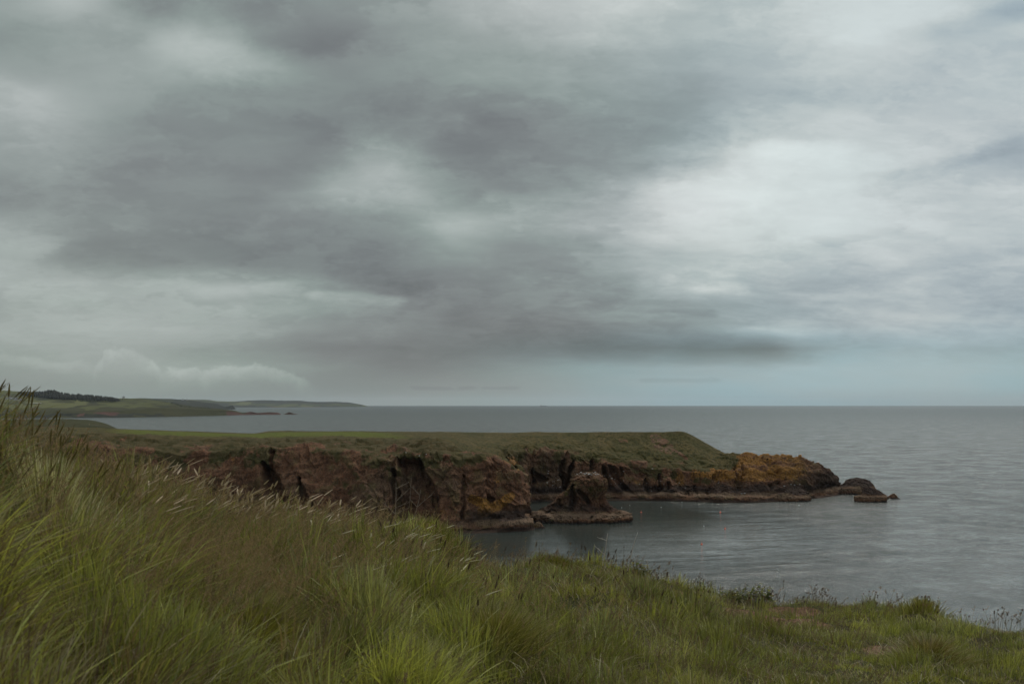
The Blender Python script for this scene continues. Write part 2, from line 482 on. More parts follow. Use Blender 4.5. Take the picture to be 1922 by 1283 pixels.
def rock_material(name, scl=1.0):
    m, t, b = material(name)
    geo = t.new('ShaderNodeNewGeometry')
    P = geo.outputs['Position']
    big = t.noise(P, 0.045 * scl, 4, 0.6)
    mid = t.noise(P, 0.35 * scl, 5, 0.65)
    Ps = t.vmath('MULTIPLY', P, (1.0, 1.0, 0.28))
    streak = t.noise(Ps, 0.8 * scl, 5, 0.65)
    fine = t.noise(P, 2.6 * scl, 5, 0.7)
    red = t.mix(t.mrange(mid, 0.35, 0.65), (0.105, 0.047, 0.026), (0.180, 0.092, 0.052))
    grey = t.mix(t.mrange(mid, 0.35, 0.65), (0.085, 0.053, 0.033), (0.170, 0.115, 0.074))
    rock = t.mix(t.mrange(big, 0.46, 0.66, 0, 0.8), red, grey)
    rock = t.mix(t.mrange(streak, 0.55, 0.75, 0, 0.35), rock, (0.21, 0.14, 0.098))
    rock = t.mix(t.mrange(fine, 0.54, 0.40, 0, 0.8), rock, (0.042, 0.026, 0.018))
    moss = t.math('MULTIPLY', t.mrange(t.noise(P, 0.22 * scl, 4, 0.6), 0.50, 0.64), 0.45)
    rock = t.mix(moss, rock, (0.095, 0.085, 0.035))
    a = t.attr('lichen')[2]
    ln = t.math('ADD', a, t.math('MULTIPLY', t.math('SUBTRACT', t.noise(P, 0.7 * scl, 5, 0.7), 0.5), 1.1))
    rock = t.mix(t.mrange(ln, 0.5, 0.95, 0, 0.85), rock, t.mix(t.mrange(fine, 0.35, 0.65), (0.10, 0.052, 0.018), (0.30, 0.145, 0.025)))
    rock = t.mix(t.mrange(t.noise(Ps, 1.6 * scl, 4, 0.75), 0.50, 0.40, 0, 0.6), rock, (0.05, 0.03, 0.022))
    wet_shade = t.attr('wet_shade')[2]  # wet bands near the waterline, plus shade painted into recesses
    rock = t.mix(wet_shade, rock, t.mix(fine, (0.022, 0.017, 0.016), (0.05, 0.036, 0.032)))
    pale = t.attr('pale')[2]
    rock = t.mix(pale, rock, t.mix(t.mrange(fine, 0.35, 0.62), (0.060, 0.040, 0.027), (0.190, 0.132, 0.092)))
    gu = t.math('ADD', t.attr('guano')[2], t.math('MULTIPLY', t.math('SUBTRACT', t.noise(P, 1.6 * scl, 4, 0.8), 0.5), 1.6))
    rock = t.mix(t.mrange(gu, 0.75, 1.0, 0, 0.9), rock, (0.45, 0.43, 0.40))
    gr = t.attr('grass')[2]
    gp = t.noise(P, 0.09 * scl, 4, 0.65)
    gcol = t.mix(t.mrange(gp, 0.36, 0.62), (0.052, 0.047, 0.014), (0.092, 0.070, 0.027))
    gcol = t.mix(t.mrange(t.noise(P, 0.5 * scl, 5, 0.7), 0.5, 0.68, 0, 0.7), gcol, (0.075, 0.054, 0.026))
    gcol = t.mix(t.mrange(t.noise(P, 0.9 * scl, 5, 0.75), 0.56, 0.40, 0, 0.8), gcol, (0.020, 0.023, 0.007))
    gcol = t.mix(t.mrange(t.noise(P, 0.33 * scl, 6, 0.78), 0.54, 0.70, 0, 0.7), gcol, (0.125, 0.095, 0.055))
    fld = t.attr('field')[2]
    gcol = t.mix(t.math('MULTIPLY', fld, 0.62), gcol, t.mix(gp, (0.075, 0.098, 0.012), (0.10, 0.125, 0.018)))
    heath = t.attr('heath')[2]
    hcol = t.mix(t.mrange(t.noise(P, 0.30 * scl, 6, 0.75), 0.38, 0.62), (0.040, 0.036, 0.013), (0.074, 0.056, 0.026))
    hn = t.math('ADD', heath, t.math('MULTIPLY', t.math('SUBTRACT', t.noise(P, 0.16 * scl, 5, 0.7), 0.5), 1.3))
    gcol = t.mix(t.mrange(hn, 0.35, 0.75), gcol, hcol)
    gn = t.math('ADD', gr, t.math('MULTIPLY', t.math('SUBTRACT', t.noise(P, 0.55 * scl, 5, 0.7), 0.5), 0.9))
    colr = t.mix(t.mrange(gn, 0.40, 0.62), rock, gcol)
    t.put(b.inputs['Base Color'], colr)
    b.inputs['Roughness'].default_value = 0.9
    b.inputs['Specular IOR Level'].default_value = 0.1
    bp = t.new('ShaderNodeBump')
    bp.inputs['Strength'].default_value = 0.9
    bp.inputs['Distance'].default_value = 0.35 / scl
    t.put(bp.inputs['Height'], t.math('ADD', t.noise(P, 1.3 * scl, 8, 0.72), t.math('MULTIPLY', t.noise(Ps, 0.9 * scl, 4, 0.7), 0.8)))
    t.put(b.inputs['Normal'], bp.outputs[0])
    return m
M_ROCK = rock_material('sandstone cliff')

# ------------------------------------------------------------------ sea
def build_sea():
    m, t, b = material('sea water')
    geo = t.new('ShaderNodeNewGeometry')
    P = geo.outputs['Position']
    x, y, z = t.sep(P)[:3]
    wp = t.vmath('ADD', P, t.vmath('SCALE', t.noise(P, 0.01, 3, 0.5, color=True), 18.0))
    big = t.noise(t.vmath('MULTIPLY', wp, (1, 2.2, 1)), 0.006, 4, 0.6)
    deep = t.mix(big, (0.026, 0.034, 0.032), (0.040, 0.047, 0.042))
    # wave slopes: swell, chop and ripples; long sheets of smoother water
    rot = t.new('ShaderNodeMapping'); rot.inputs['Rotation'].default_value = (0, 0, R(-14))
    t.put(rot.inputs[0], P)
    Q = rot.outputs[0]
    sw = t.noise(t.vmath('MULTIPLY', Q, (0.35, 1.0, 1)), 0.16, 3, 0.5, 0.3)
    ch = t.noise(t.vmath('MULTIPLY', Q, (0.5, 1.0, 1)), 1.1, 6, 0.68, 0.6)
    rp = t.noise(Q, 3.0, 3, 0.6)
    calm = t.mrange(t.noise(t.vmath('MULTIPLY', Q, (0.5, 1.8, 1)), 0.018, 4, 0.6, 0.4), 0.38, 0.62, 0.80, 1.0)
    shel = t.mrange(t.math('ADD', y, t.math('MULTIPLY', x, -0.25)), 120, 420, 0.7, 1.0)
    h = t.math('ADD', t.math('MULTIPLY', sw, 1.5), t.math('ADD', t.math('MULTIPLY', ch, 1.0), t.math('MULTIPLY', rp, 0.06)))
    cove = t.vmath('LENGTH', t.vmath('DIVIDE', t.vmath('SUBTRACT', P, (18.0, 298.0, 0.0)), (78.0, 96.0, 1.0)))
    cove = t.mrange(t.math('ADD', cove, t.math('MULTIPLY', sw, 0.3)), 0.75, 1.45)
    h = t.math('MULTIPLY', h, t.math('MULTIPLY', calm, t.math('MULTIPLY', shel, t.math('ADD', 0.10, t.math('MULTIPLY', cove, 0.90)))))
    bp = t.new('ShaderNodeBump')
    bp.inputs['Strength'].default_value = 1.0
    bp.inputs['Distance'].default_value = 0.85
    t.put(bp.inputs['Height'], h)
    df = t.new('ShaderNodeBsdfDiffuse'); t.put(df.inputs['Color'], deep)
    gl = t.new('ShaderNodeBsdfGlossy'); t.put(gl.inputs['Roughness'], t.math('ADD', 0.035, t.math('MULTIPLY', cove, 0.125)))
    gl.inputs['Color'].default_value = (1, 1, 1, 1)
    fr = t.new('ShaderNodeFresnel'); fr.inputs['IOR'].default_value = 1.333
    for q in (df, gl, fr): t.put(q.inputs['Normal'], bp.outputs[0])
    # rough water never mirrors fully at grazing angles: the wave faces turned to the eye cap it
    k = t.mrange(fr.outputs[0], 0.02, 0.30, 0.05, 0.42, smooth=False)
    far = t.mrange(y, 400, 5000, 1.0, 0.76)
    gust = t.noise(t.vmath('MULTIPLY', Q, (0.9, 1.0, 1)), 0.055, 6, 0.97, 0.0)
    k = t.math('MULTIPLY', t.math('MULTIPLY', k, far), t.mrange(gust, 0.38, 0.60, 0.66, 1.22, smooth=False))
    mx = t.new('ShaderNodeMixShader'); t.put(mx.inputs[0], k)
    t.l.new(df.outputs[0], mx.inputs[1]); t.l.new(gl.outputs[0], mx.inputs[2])
    t.l.new(mx.outputs[0], t.n.get('Material Output').inputs[0])
    # sheet, finer near the shore
    S = 21500.0
    xs = np.array([-S - 6000, -6000, -600, 0, 600, 6000, S + 6000]); ys = np.array([-2000, -200, 200, 600, 2000, 8000, S])
    X, Y = np.meshgrid(xs, ys, indexing='ij')
    V = np.stack([X, Y, X * 0], -1).reshape(-1, 3)
    o = raw_mesh('sea', V, grid_quads(7, 7), mat=m)
    tag(o, kind='structure')
build_sea()

# ------------------------------------------------------------------ headland
def build_headland():
    # each column: shoreline (px, Y); platform width; cliff foot; cliff top; upper slope; skyline
    # (px, py, Y) are photo sight lines with their own true distance
    C = [
     # shore            top                mid               ridge
     ((-520, 262), (-520, 850, 275), (-520, 815, 300), (-520, 798, 430)),
     ((-150, 275), (-150, 850, 290), (-150, 812, 315), (-150, 799, 430)),
     ((130, 287),  (130, 842, 302),  (130, 814, 328),  (130, 801, 430)),
     ((260, 292),  (260, 845, 308),  (260, 818, 332),  (260, 805, 430)),
     ((380, 292),  (380, 850, 307),  (380, 823, 330),  (380, 809, 430)),
     ((470, 290),  (470, 846, 304),  (470, 824, 327),  (475, 812, 430)),
     ((540, 285),  (535, 845, 301),  (535, 824, 325),  (512, 808, 432)),
     ((630, 281),  (630, 850, 298),  (632, 823, 322),  (640, 808, 432)),
     ((700, 280),  (702, 858, 296),  (700, 825, 320),  (715, 808.5, 432)),
     ((760, 282),  (755, 860, 296),  (752, 828, 318),  (780, 809, 430)),
     ((815, 279),  (812, 852, 295),  (805, 824, 316),  (830, 809, 425)),
     ((870, 280),  (868, 862, 292),  (842, 829, 314),  (870, 809.5, 420)),
     ((935, 283),  (915, 858, 296),  (893, 850, 330),  (905, 810, 415)),
     ((985, 286),  (962, 880, 294),  (925, 848, 345),  (930, 810, 412)),
     ((1004, 291), (982, 902, 297),  (938, 850, 355),  (945, 810, 410)),
     ((998, 312),  (975, 888, 316),  (942, 849, 362),  (958, 810, 409)),
     ((985, 348),  (955, 852, 350),  (950, 838, 374),  (975, 810, 408)),
     ((1000, 371), (985, 850, 371),  (985, 830, 387),  (1000, 809.5, 408)),
     ((1045, 371), (1045, 853, 374), (1040, 836, 388), (1045, 809.5, 408)),
     ((1095, 373), (1090, 858, 380), (1090, 840, 390), (1092, 809.5, 408)),
     ((1140, 374), (1138, 870, 380), (1138, 850, 390), (1138, 809, 408)),
     ((1200, 374), (1200, 874, 381), (1200, 852, 391), (1195, 809, 408)),
     ((1260, 373), (1258, 882, 381), (1255, 855, 392), (1245, 808.5, 408)),
     ((1310, 370), (1305, 886, 380), (1300, 856, 392), (1285, 808, 408)),
     ((1345, 367), (1340, 886, 379), (1338, 866, 392), (1325, 829, 408)),
     ((1385, 367), (1378, 884, 380), (1375, 868, 391), (1362, 849, 405)),
     ((1430, 369), (1425, 882, 381), (1422, 866, 391), (1405, 852, 403)),
     ((1475, 373), (1470, 884, 384), (1468, 872, 393), (1455, 855, 402)),
     ((1520, 382), (1512, 888, 388), (1510, 876, 394), (1505, 861, 402)),
     ((1552, 391), (1545, 888, 394), (1542, 878, 398), (1538, 866, 403)),
     ((1568, 398), (1562, 898, 399), (1560, 888, 402), (1556, 880, 405)),
     ((1571, 406), (1567, 900, 406), (1562, 894, 407), (1556, 888, 409)),
     ((1556, 424), (1552, 905, 421), (1548, 898, 417), (1544, 892, 414)),
    ]
    rows = [[] for _ in range(9)]
    for k, (sh, tp, md, rd) in enumerate(C):
        s = Wz(sh[0], 0.0, sh[1])
        T, Mi, Rg = W(*tp), W(*md), W(*rd)
        inward = T - s; inward[2] = 0
        L = np.linalg.norm(inward) + 1e-6
        if k in (13, 14, 15, 16):
            inward = np.array([-1.0, 0.15, 0]); L = 1
        inward = inward / L
        if k >= 30: inward = np.array([-0.8, 0.2 if k == 30 else -0.5, 0])
        pw = 3.2 if k < 24 else 4.0
        rows[0].append(s - inward * 1.5 + np.array([0, 0, -5]))
        rows[1].append(s + np.array([0, 0, 0.0]))
        rows[2].append(s + inward * 0.5 + np.array([0, 0, 2.0]))
        foot = s + inward * pw + np.array([0, 0, 2.8])
        rows[3].append(foot)
        q = foot * 0.52 + T * 0.48
        q[:2] -= inward[:2] * 0.8
        rows[4].append(q)
        rows[5].append(T)
        rows[6].append(Mi)
        rows[7].append(Rg)
        back = Rg + np.array([0, 26.0 if k < 24 else 14.0, 0]) * (1 if k < 31 else 0.2)
        back[2] = -4
        rows[8].append(back)
    nu = 1900
    RW = [resample(r, nu) for r in rows]
    segs = [8, 14, 10, 70, 62, 40, 46, 24]
    P = []
    vv = []
    for i, n in enumerate(segs):
        f = np.linspace(0, 1, n, endpoint=(i == len(segs) - 1))
        for q in f:
            P.append(RW[i] * (1 - q) + RW[i + 1] * q)
            vv.append(i + q)
    P = np.stack(P, 1)
    vv = np.array(vv)
    nv = P.shape[1]
    # soften the creases between the rows
    for _ in range(3):
        P[:, 1:-1] = 0.25 * P[:, :-2] + 0.5 * P[:, 1:-1] + 0.25 * P[:, 2:]
    for _ in range(6):
        P[1:-1] = 0.25 * P[:-2] + 0.5 * P[1:-1] + 0.25 * P[2:]
    N = grid_normals(P)
    if np.mean(N[:, 50:120, 1]) > 0: N = -N
    # smooth the normals used for displacement
    for _ in range(12):
        N[1:-1] = 0.25 * N[:-2] + 0.5 * N[1:-1] + 0.25 * N[2:]
        N[:, 1:-1] = 0.25 * N[:, :-2] + 0.5 * N[:, 1:-1] + 0.25 * N[:, 2:]
    N /= np.linalg.norm(N, axis=-1, keepdims=True) + 1e-9
    V = P.reshape(-1, 3); Nf = N.reshape(-1, 3)
    v = np.tile(vv, nu)
    px, py = proj(V)
    x, y, z = V[:, 0], V[:, 1], V[:, 2]
    # cliff weight: full on the rock face, fades on the slope; rock tip stays rough to the crest
    tip = sstep(px, 1335, 1385)
    edge_n = fbm(x / 9, y / 9, z / 9, 4, 60) * 0.55
    cliff = sstep(v, 2.6, 3.2) * (1 - sstep(v + edge_n, 4.75, 5.5) * (1 - tip))
    plat = sstep(v, 1.0, 1.6) * (1 - sstep(v, 2.8, 3.2))
    qx = x + 2.0 * fbm(x / 7, y / 7, z / 7, 2, 5)
    d = 2.6 * fbm(x / 17, y / 17, z / 60, 3, 1, 0.5, ridged=True) * cliff - 0.6 * cliff
    d += 1.0 * fbm(x / 5.5, y / 5.5, z / 8, 4, 11, 0.55) * cliff
    soft_ = (1 - 0.5 * tip) * (1 - 0.5 * (1 - sstep(px, 640, 760)))
    d += 2.0 * soft_ * facets(qx / 5.5 + 0.25 * z / 5.5, y / 5.5, z / 8.0, 21) * cliff
    d += 0.95 * soft_ * facets((qx + 0.4 * z) / 1.9, y / 1.9, z / 2.6, 31) * cliff
    cv2, cj2 = cells((x + 0.4 * z) / 1.25, y / 1.25, z / 1.7, 31)
    d += 0.55 * fbm(x / 1.2, y / 1.2, z / 2.2, 4, 17, 0.65) * cliff
    # bedding ledges
    bed = z * 0.9 + 0.25 * x * 0.12 + fbm(x / 8, y / 8, z / 8, 2, 41)
    d += 0.35 * (np.abs((bed / 2.3) % 1.0 - 0.5) * 2 - 0.5) * cliff
    d += plat * (1.9 * fbm(x / 9, y / 9, z / 9, 2, 55) + 1.2 * fbm(x / 3.2, y / 3.2, z / 2, 4, 51, 0.6) + 0.35 * (cv2 - 0.5))
    grassy = sstep(v, 4.8, 5.6)
    brow = sstep(v, 4.7, 5.2) * (1 - sstep(v, 5.9, 6.2)) * (1 - tip)
    d += brow * (1.3 * fbm(x / 9, y / 9, z / 9, 4, 171, 0.6) + 0.7 * facets(x / 4, y / 4, z / 4, 175))
    d += grassy * 0.45 * facets(x / 6, y / 6, z / 3, 179) * (1 - sstep(v, 6.3, 6.8))
    d += grassy * (0.5 * fbm(x / 11, y / 11, z / 11, 3, 71) + 0.28 * fbm(x / 2.2, y / 2.2, z / 2.2, 3, 75)) * (1 - sstep(v, 6.6, 7.0) * 0.6)
    # tilted slabs on the orange point
    slab = (x * 0.55 + z * 1.1 + y * 0.25) / 3.1 + 0.35 * fbm(x / 5, y / 5, z / 5, 3, 81)
    d += tip * sstep(v, 3, 3.4) * (1.3 * (slab % 1.0) - 0.65) * 0.9
    # recesses and spurs, at the places the photograph shows
    rec = [
     ([(497, 872, 3), (507, 888, 8), (514, 912, 12), (528, 950, 17), (540, 1000, 22)], 6.0),
     ([(512, 850, 3), (514, 880, 5), (520, 905, 6)], 3.0),
     ([(561, 903, 3), (567, 925, 7), (576, 950, 10), (585, 990, 14)], 4.0),
     ([(755, 874, 10), (775, 874, 14), (774, 905, 24), (780, 940, 32), (784, 1000, 36)], 5.0),
     ([(790, 866, 3), (796, 900, 9), (810, 935, 13), (812, 1000, 15)], 5.5),
     ([(736, 890, 3), (742, 930, 7), (748, 1000, 10)], 3.5),
     ([(872, 892, 2.0), (871, 930, 2.2), (868, 972, 2.6)], 1.6),
     ([(915, 934, 3), (925, 938, 5)], 2.2),
     ([(962, 868, 2.5), (966, 878, 3.5)], 2.5),
     ([(994, 884, 5), (997, 900, 6)], 4.0),
     ([(1004, 890, 4), (1014, 898, 6), (1024, 900, 4)], 3.5),
     ([(1057, 852, 2.0), (1057, 880, 3), (1058, 918, 4)], 4.5),
     ([(1074, 868, 2), (1068, 900, 4), (1064, 920, 4)], 4.5),
     ([(1112, 866, 3), (1112, 880, 4)], 3.0),
     ([(1145, 874, 4), (1152, 890, 7), (1165, 905, 6), (1185, 930, 3)], 4.0),
     ([(1134, 880, 4), (1137, 905, 8), (1140, 925, 9)], 4.0),
     ([(1162, 880, 2), (1168, 895, 3)], 2.5),
     ([(1214, 896, 2.2), (1215, 926, 3)], 3.0),
     ([(1241, 892, 2), (1241, 926, 2.4)], 3.0),
     ([(1256, 910, 1.5), (1256, 924, 2)], 2.0),
     ([(1303, 905, 2), (1306, 924, 2.5)], 1.6),
     ([(1378, 880, 1.5), (1383, 900, 2), (1390, 918, 3)], 2.2),
     ([(1396, 872, 1.3), (1393, 900, 2), (1392, 915, 2)], 2.0),
     ([(1424, 864, 1.5), (1440, 872, 3.2), (1452, 879, 3.4), (1462, 884, 1.5)], 3.0),
     ([(1445, 912, 4), (1462, 908, 5)], 1.5),
    ]
    dig = np.zeros(len(V))
    wob = fbm(x / 1.6, y / 1.6, z / 2.4, 3, 91)
    wob2 = fbm(x / 6, y / 6, z / 6, 2, 95)
    for path, dep in rec:
        m = pathmask(px + wob * 4.5 + wob2 * 5, py + wob * 4.0, path, 3.0) * sstep(v, 2.9, 3.2)
        dig = np.maximum(dig, m * dep)
    spur = [
     ([(700, 830, 3), (722, 870, 4), (738, 910, 6), (745, 960, 8)], 2.2),
     ([(645, 845, 3), (668, 890, 5), (700, 950, 9)], 1.8),
     ([(850, 860, 5), (852, 900, 6)], 1.4),
     ([(905, 850, 4), (903, 900, 6), (900, 960, 8)], 1.6),
     ([(1030, 855, 6), (1030, 930, 8)], 1.2),
     ([(1082, 872, 2.5), (1083, 905, 3)], 1.8),
    ]
    for path, dep in spur:
        d += pathmask(px, py, path, 7) * dep * 0.7 * sstep(v, 2.9, 3.2) * (1 - sstep(v, 4.5, 5.0))
    V2 = V + Nf * d[:, None]
    back = np.array([0.0, 1.0, 0.0]) * 0.85 + Nf * -0.4
    V2 = V2 + back * dig[:, None]
    # masks
    px, py = proj(V2)
    z2 = V2[:, 2]
    n1 = fbm(x / 6, y / 6, z2 / 6, 4, 101)
    grass = sstep(v + n1 * 1.25 + edge_n * 0.6, 4.6, 5.5) * (1 - sstep(px + n1 * 30, 1365, 1395))
    # ledges of turf on the upper cliff, left part
    grass = np.maximum(grass, 0.62 * sstep(v + n1 * 1.6, 4.35, 5.2) * (1 - sstep(px, 1330, 1370)))
    grass = np.maximum(grass, 0.55 * pathmask(px, py, [(705, 835, 5), (730, 880, 5), (745, 915, 7)], 5))
    grass = np.maximum(grass, 0.52 * pathmask(px, py, [(640, 850, 5), (670, 895, 5), (690, 930, 7)], 5))
    grass *= 1 - 0.75 * sstep(dig, 0.5, 1.5)
    bare = pathmask(px, py, [(1228, 822, 6), (1240, 832, 12), (1255, 842, 8)], 8)
    bare = np.maximum(bare, 0.7 * pathmask(px, py, [(1258, 842, 3), (1275, 850, 3), (1288, 860, 3)], 3))
    bare = np.maximum(bare, 0.6 * pathmask(px, py, [(1165, 826, 3), (1180, 828, 3)], 4))
    grass *= 1 - 0.95 * bare * (fbm(x / 1.2, y / 1.2, z2 / 1.2, 3, 111) > -0.2)
    lichen = 0.9 * sstep(px, 1270, 1310) * (1 - sstep(px, 1480, 1550) * 0.55) * sstep(z2, 5.5, 8.0)
    lichen *= 1 - 0.35 * sstep(n1, -0.1, 0.4)
    for path, s in [([(385, 832, 5), (415, 846, 9), (440, 866, 6)], .62), ([(1275, 890, 8), (1278, 905, 9)], .8), ([(1195, 905, 7), (1200, 915, 6)], .7),
                    ([(948, 858, 9), (962, 864, 9), (975, 878, 5)], .8), ([(932, 900, 8)] * 2, .7),
                    ([(885, 935, 8), (910, 945, 12), (905, 962, 12), (935, 948, 12), (960, 930, 8)], .95),
                    ([(825, 955, 7), (832, 960, 7)], .6), ([(1025, 880, 14), (1040, 870, 10)], .28)]:
        lichen = np.maximum(lichen, s * pathmask(px, py, path, 6))
    wet_shade = sstep(z2 + n1 * 1.2, 2.7, 3.3) * (1 - sstep(z2 + n1 * 1.6, 4.6, 7.0)) * sstep(px, 850, 900) * 0.8
    wet_shade = np.maximum(wet_shade, 0.7 * sstep(px, 1500, 1545) * (1 - sstep(z2 + n1, 8, 11)) * sstep(z2, 2.6, 3.2))
    wet_shade = np.maximum(wet_shade, (1 - sstep(z2 + n1 * 0.9, 0.6, 1.5)) * 0.75)
    wet_shade = np.maximum(wet_shade, 0.12 * sstep(dig, 1.0, 3.0))  # shade painted into the dug recesses, stronger with depth
    pale = 0.85 * sstep(z2 + n1 * 0.8, 1.3, 2.1) * (1 - sstep(z2 + n1 * 0.6, 3.0, 3.5)) * (1 - 0.6 * sstep(n1, -0.05, 0.3))
    pale = np.maximum(pale, 0.6 * sstep(n1, 0.0, 0.5) * bare)
    guano = 0.55 * pathmask(px, py, [(1005, 898, 8), (1030, 915, 12), (1050, 912, 10)], 8)
    guano = np.maximum(guano, 0.5 * pathmask(px, py, [(1135, 895, 8), (1165, 910, 10)], 8))
    guano = np.maximum(guano, 0.42 * pathmask(px, py, [(765, 850, 6), (795, 852, 6)], 4))
    guano = np.maximum(guano, 0.40 * pathmask(px, py, [(1000, 940, 5), (1400, 925, 5)], 5))
    field = sstep(v, 6.15, 6.3) * (1 - sstep(v, 6.75, 6.85)) * sstep(px, 180, 260) * (1 - sstep(px + 60 * (v - 6.5), 690, 790))
    heath = (1 - sstep(v + n1 * 0.3, 5.8, 6.15)) * (1 - sstep(px, 780, 900)) + 0.28
    heath = np.maximum(heath, 0.7 * (1 - sstep(v + n1 * 0.8, 5.1, 6.0)))
    o = raw_mesh('headland', V2, grid_quads(nu, nv), mat=M_ROCK,
                 attrs=dict(grass=grass, lichen=lichen, wet_shade=wet_shade, pale=pale, guano=guano, field=field, heath=heath))
    tag(o, kind='structure')
    return o
build_headland()

# ------------------------------------------------------------------ sea stack and rocks
def closed_rock(name, levels, Yc, zc_, depth_ratio, label, cat, seed, nth=420, nz=150, amp=1.0, cav=(), masks=None, group=None):
    """rings from the sea bed to the crown; every level is (z, left px, right px, forward shift)"""
    lv = np.array(levels, float)
    zs = np.linspace(lv[0, 0], lv[-1, 0], nz)
    sc = Yc / F / cp_
    L = (np.interp(zs, lv[:, 0], lv[:, 1]) - 961) * sc
    Rr = (np.interp(zs, lv[:, 0], lv[:, 2]) - 961) * sc
    sh = np.interp(zs, lv[:, 0], lv[:, 3])
    dr = np.interp(zs, lv[:, 0], lv[:, 4]) if lv.shape[1] > 4 else np.full(nz, depth_ratio)
    # closed crown
    kc = int(nz * 0.22)
    cx, rx = (L + Rr) / 2, (Rr - L) / 2
    capr = np.linspace(1, 0.0, kc)
    Z = np.concatenate([zs, np.full(kc, zs[-1]) + 0.35 * np.sin(np.linspace(0, 1.5, kc))])
    cx = np.concatenate([cx, np.full(kc, cx[-1])]); sh = np.concatenate([sh, np.full(kc, sh[-1])])
    dr = np.concatenate([dr, np.full(kc, dr[-1])]); rx = np.concatenate([rx, rx[-1] * capr])
    th = np.linspace(0, 2 * math.pi, nth, endpoint=False)
    T, Zg = np.meshgrid(th, Z, indexing='ij')
    e = 0.8
    ct, st = np.sign(np.cos(T)) * np.abs(np.cos(T)) ** e, np.sign(np.sin(T)) * np.abs(np.sin(T)) ** e
    rx = rx * (1 + 0.16 * fbm(1.6 * np.cos(T), 1.6 * np.sin(T), Zg / 7, 3, seed + 80) * (Zg < lv[-1, 0] * 0.35))
    X = cx + rx * ct
    Y = Yc + sh + rx * dr * st
    P = np.stack([X, Y, Zg], -1)
    for _ in range(2):
        P[:, 1:-1] = 0.25 * P[:, :-2] + 0.5 * P[:, 1:-1] + 0.25 * P[:, 2:]
    N = np.stack([ct, st / np.maximum(dr, 0.2), 0.25 + 0 * T + 1.5 * (np.arange(len(Z)) > nz)], -1)
    N /= np.linalg.norm(N, axis=-1, keepdims=True)
    V = P.reshape(-1, 3); Nf = N.reshape(-1, 3)
    x, y, z = V[:, 0], V[:, 1], V[:, 2]
    inner = sstep(np.repeat([np.arange(len(Z))], nth, 0).ravel(), nz + kc - 1, nz)   # keep the pole quiet
    d = amp * (0.9 * facets(x / 3.2, y / 3.2, z / 4.2, seed + 60) + 0.4 * facets(x / 1.2, y / 1.2, z / 1.5, seed + 70) + 0.6 * fbm(x / 4.5, y / 4.5, z / 6, 4, seed, 0.55) + 0.5 * fbm(x / 1.6, y / 1.6, z / 2.2, 4, seed + 9, 0.6, ridged=True))
    cv, cj = cells(x / 1.5, y / 1.5, z / 2.2, seed + 20)
    d += amp * ((cv - 0.5) * 0.6 - (1 - sstep(cj, 0, 0.25)) * 0.3)
    inner = 0.25 + 0.75 * inner
    V2 = V + Nf * (d * inner)[:, None]
    px, py = proj(V)
    front = (y < Yc + 1)
    dig = np.zeros(len(V))
    wob = fbm(x / 1.5, y / 1.5, z / 2, 3, seed + 40)
    for path, dep in cav:
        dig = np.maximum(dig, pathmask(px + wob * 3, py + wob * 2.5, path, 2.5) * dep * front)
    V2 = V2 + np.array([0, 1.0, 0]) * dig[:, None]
    z2 = V2[:, 2]
    n1 = fbm(x / 3, y / 3, z2 / 3, 3, seed + 50)
    wet_shade = np.maximum((1 - sstep(z2 + n1 * 0.4, 0.25, 0.8)) * 0.95, 0)
    at = dict(grass=np.zeros(len(V)), lichen=np.zeros(len(V)), field=np.zeros(len(V)), guano=np.zeros(len(V)),
              wet_shade=wet_shade, pale=np.zeros(len(V)), heath=np.full(len(V), 0.4))
    if masks: masks(at, px, py, V2, n1, dig)
    o = raw_mesh(name, V2, grid_quads(nth, len(Z), wrap=True)[:, ::-1], mat=M_ROCK, attrs=at)
    tag(o, label, cat, group)
    return o

def stack_masks(at, px, py, V, n1, dig):
    z = V[:, 2]
    at['pale'] = np.maximum(0.8 * sstep(z + n1 * .5, 1.0, 1.7) * (1 - sstep(z + n1 * 0.5, 2.6, 3.4)), 0.75 * sstep(z + n1, 13.4, 14.4))
    at['wet_shade'] = np.maximum(at['wet_shade'], 0.65 * sstep(z, 2.9, 3.4) * (1 - sstep(z + n1 * 1.5, 4.5, 6.5)))
    at['wet_shade'] = np.maximum(at['wet_shade'], 0.5 * sstep(dig, 0.8, 2.5))  # shade of the carved cavities put into the colour
    at['grass'] = 0.48 * sstep(z + n1 * 2, 6.5, 9.0) * (1 - sstep(z, 12.5, 13.8))
    at['guano'] = 0.50 * sstep(z + n1, 12.6, 13.6)
closed_rock('sea_stack', [
    (-4, 1000, 1184, 1, 0.62), (0.0, 1002, 1182, 0, 0.62), (1.2, 1002, 1183, 0, 0.62), (2.3, 1006, 1178, 0.4, 0.58), (2.7, 1018, 1163, 0.8, 0.52),
    (3.3, 1022, 1154, 1, 0.50), (4.6, 1033, 1141, 1, 0.5), (6.4, 1043, 1135, 1, 0.55), (8.0, 1052, 1134, 0.6, 0.62), (9.2, 1064, 1136, 0, 0.75),
    (11.0, 1068, 1138, 0, 0.8), (12.6, 1072, 1134, 0, 0.8), (13.7, 1079, 1128, 0.2, 0.72), (14.3, 1083, 1122, 0.3, 0.7)],
    312, 0, 0.6, 'stubby sea stack with an overhanging head standing on its own flat ledge in the bay', 'sea stack', 200,
    nth=620, nz=200, amp=1.0,
    cav=[([(1078, 914, 4), (1076, 935, 6), (1073, 955, 5)], 2.8), ([(1088, 924, 4), (1098, 934, 5), (1106, 944, 2)], 2.6), ([(1051, 938, 1.5), (1050, 958, 2)], 1.5)],
    masks=stack_masks)

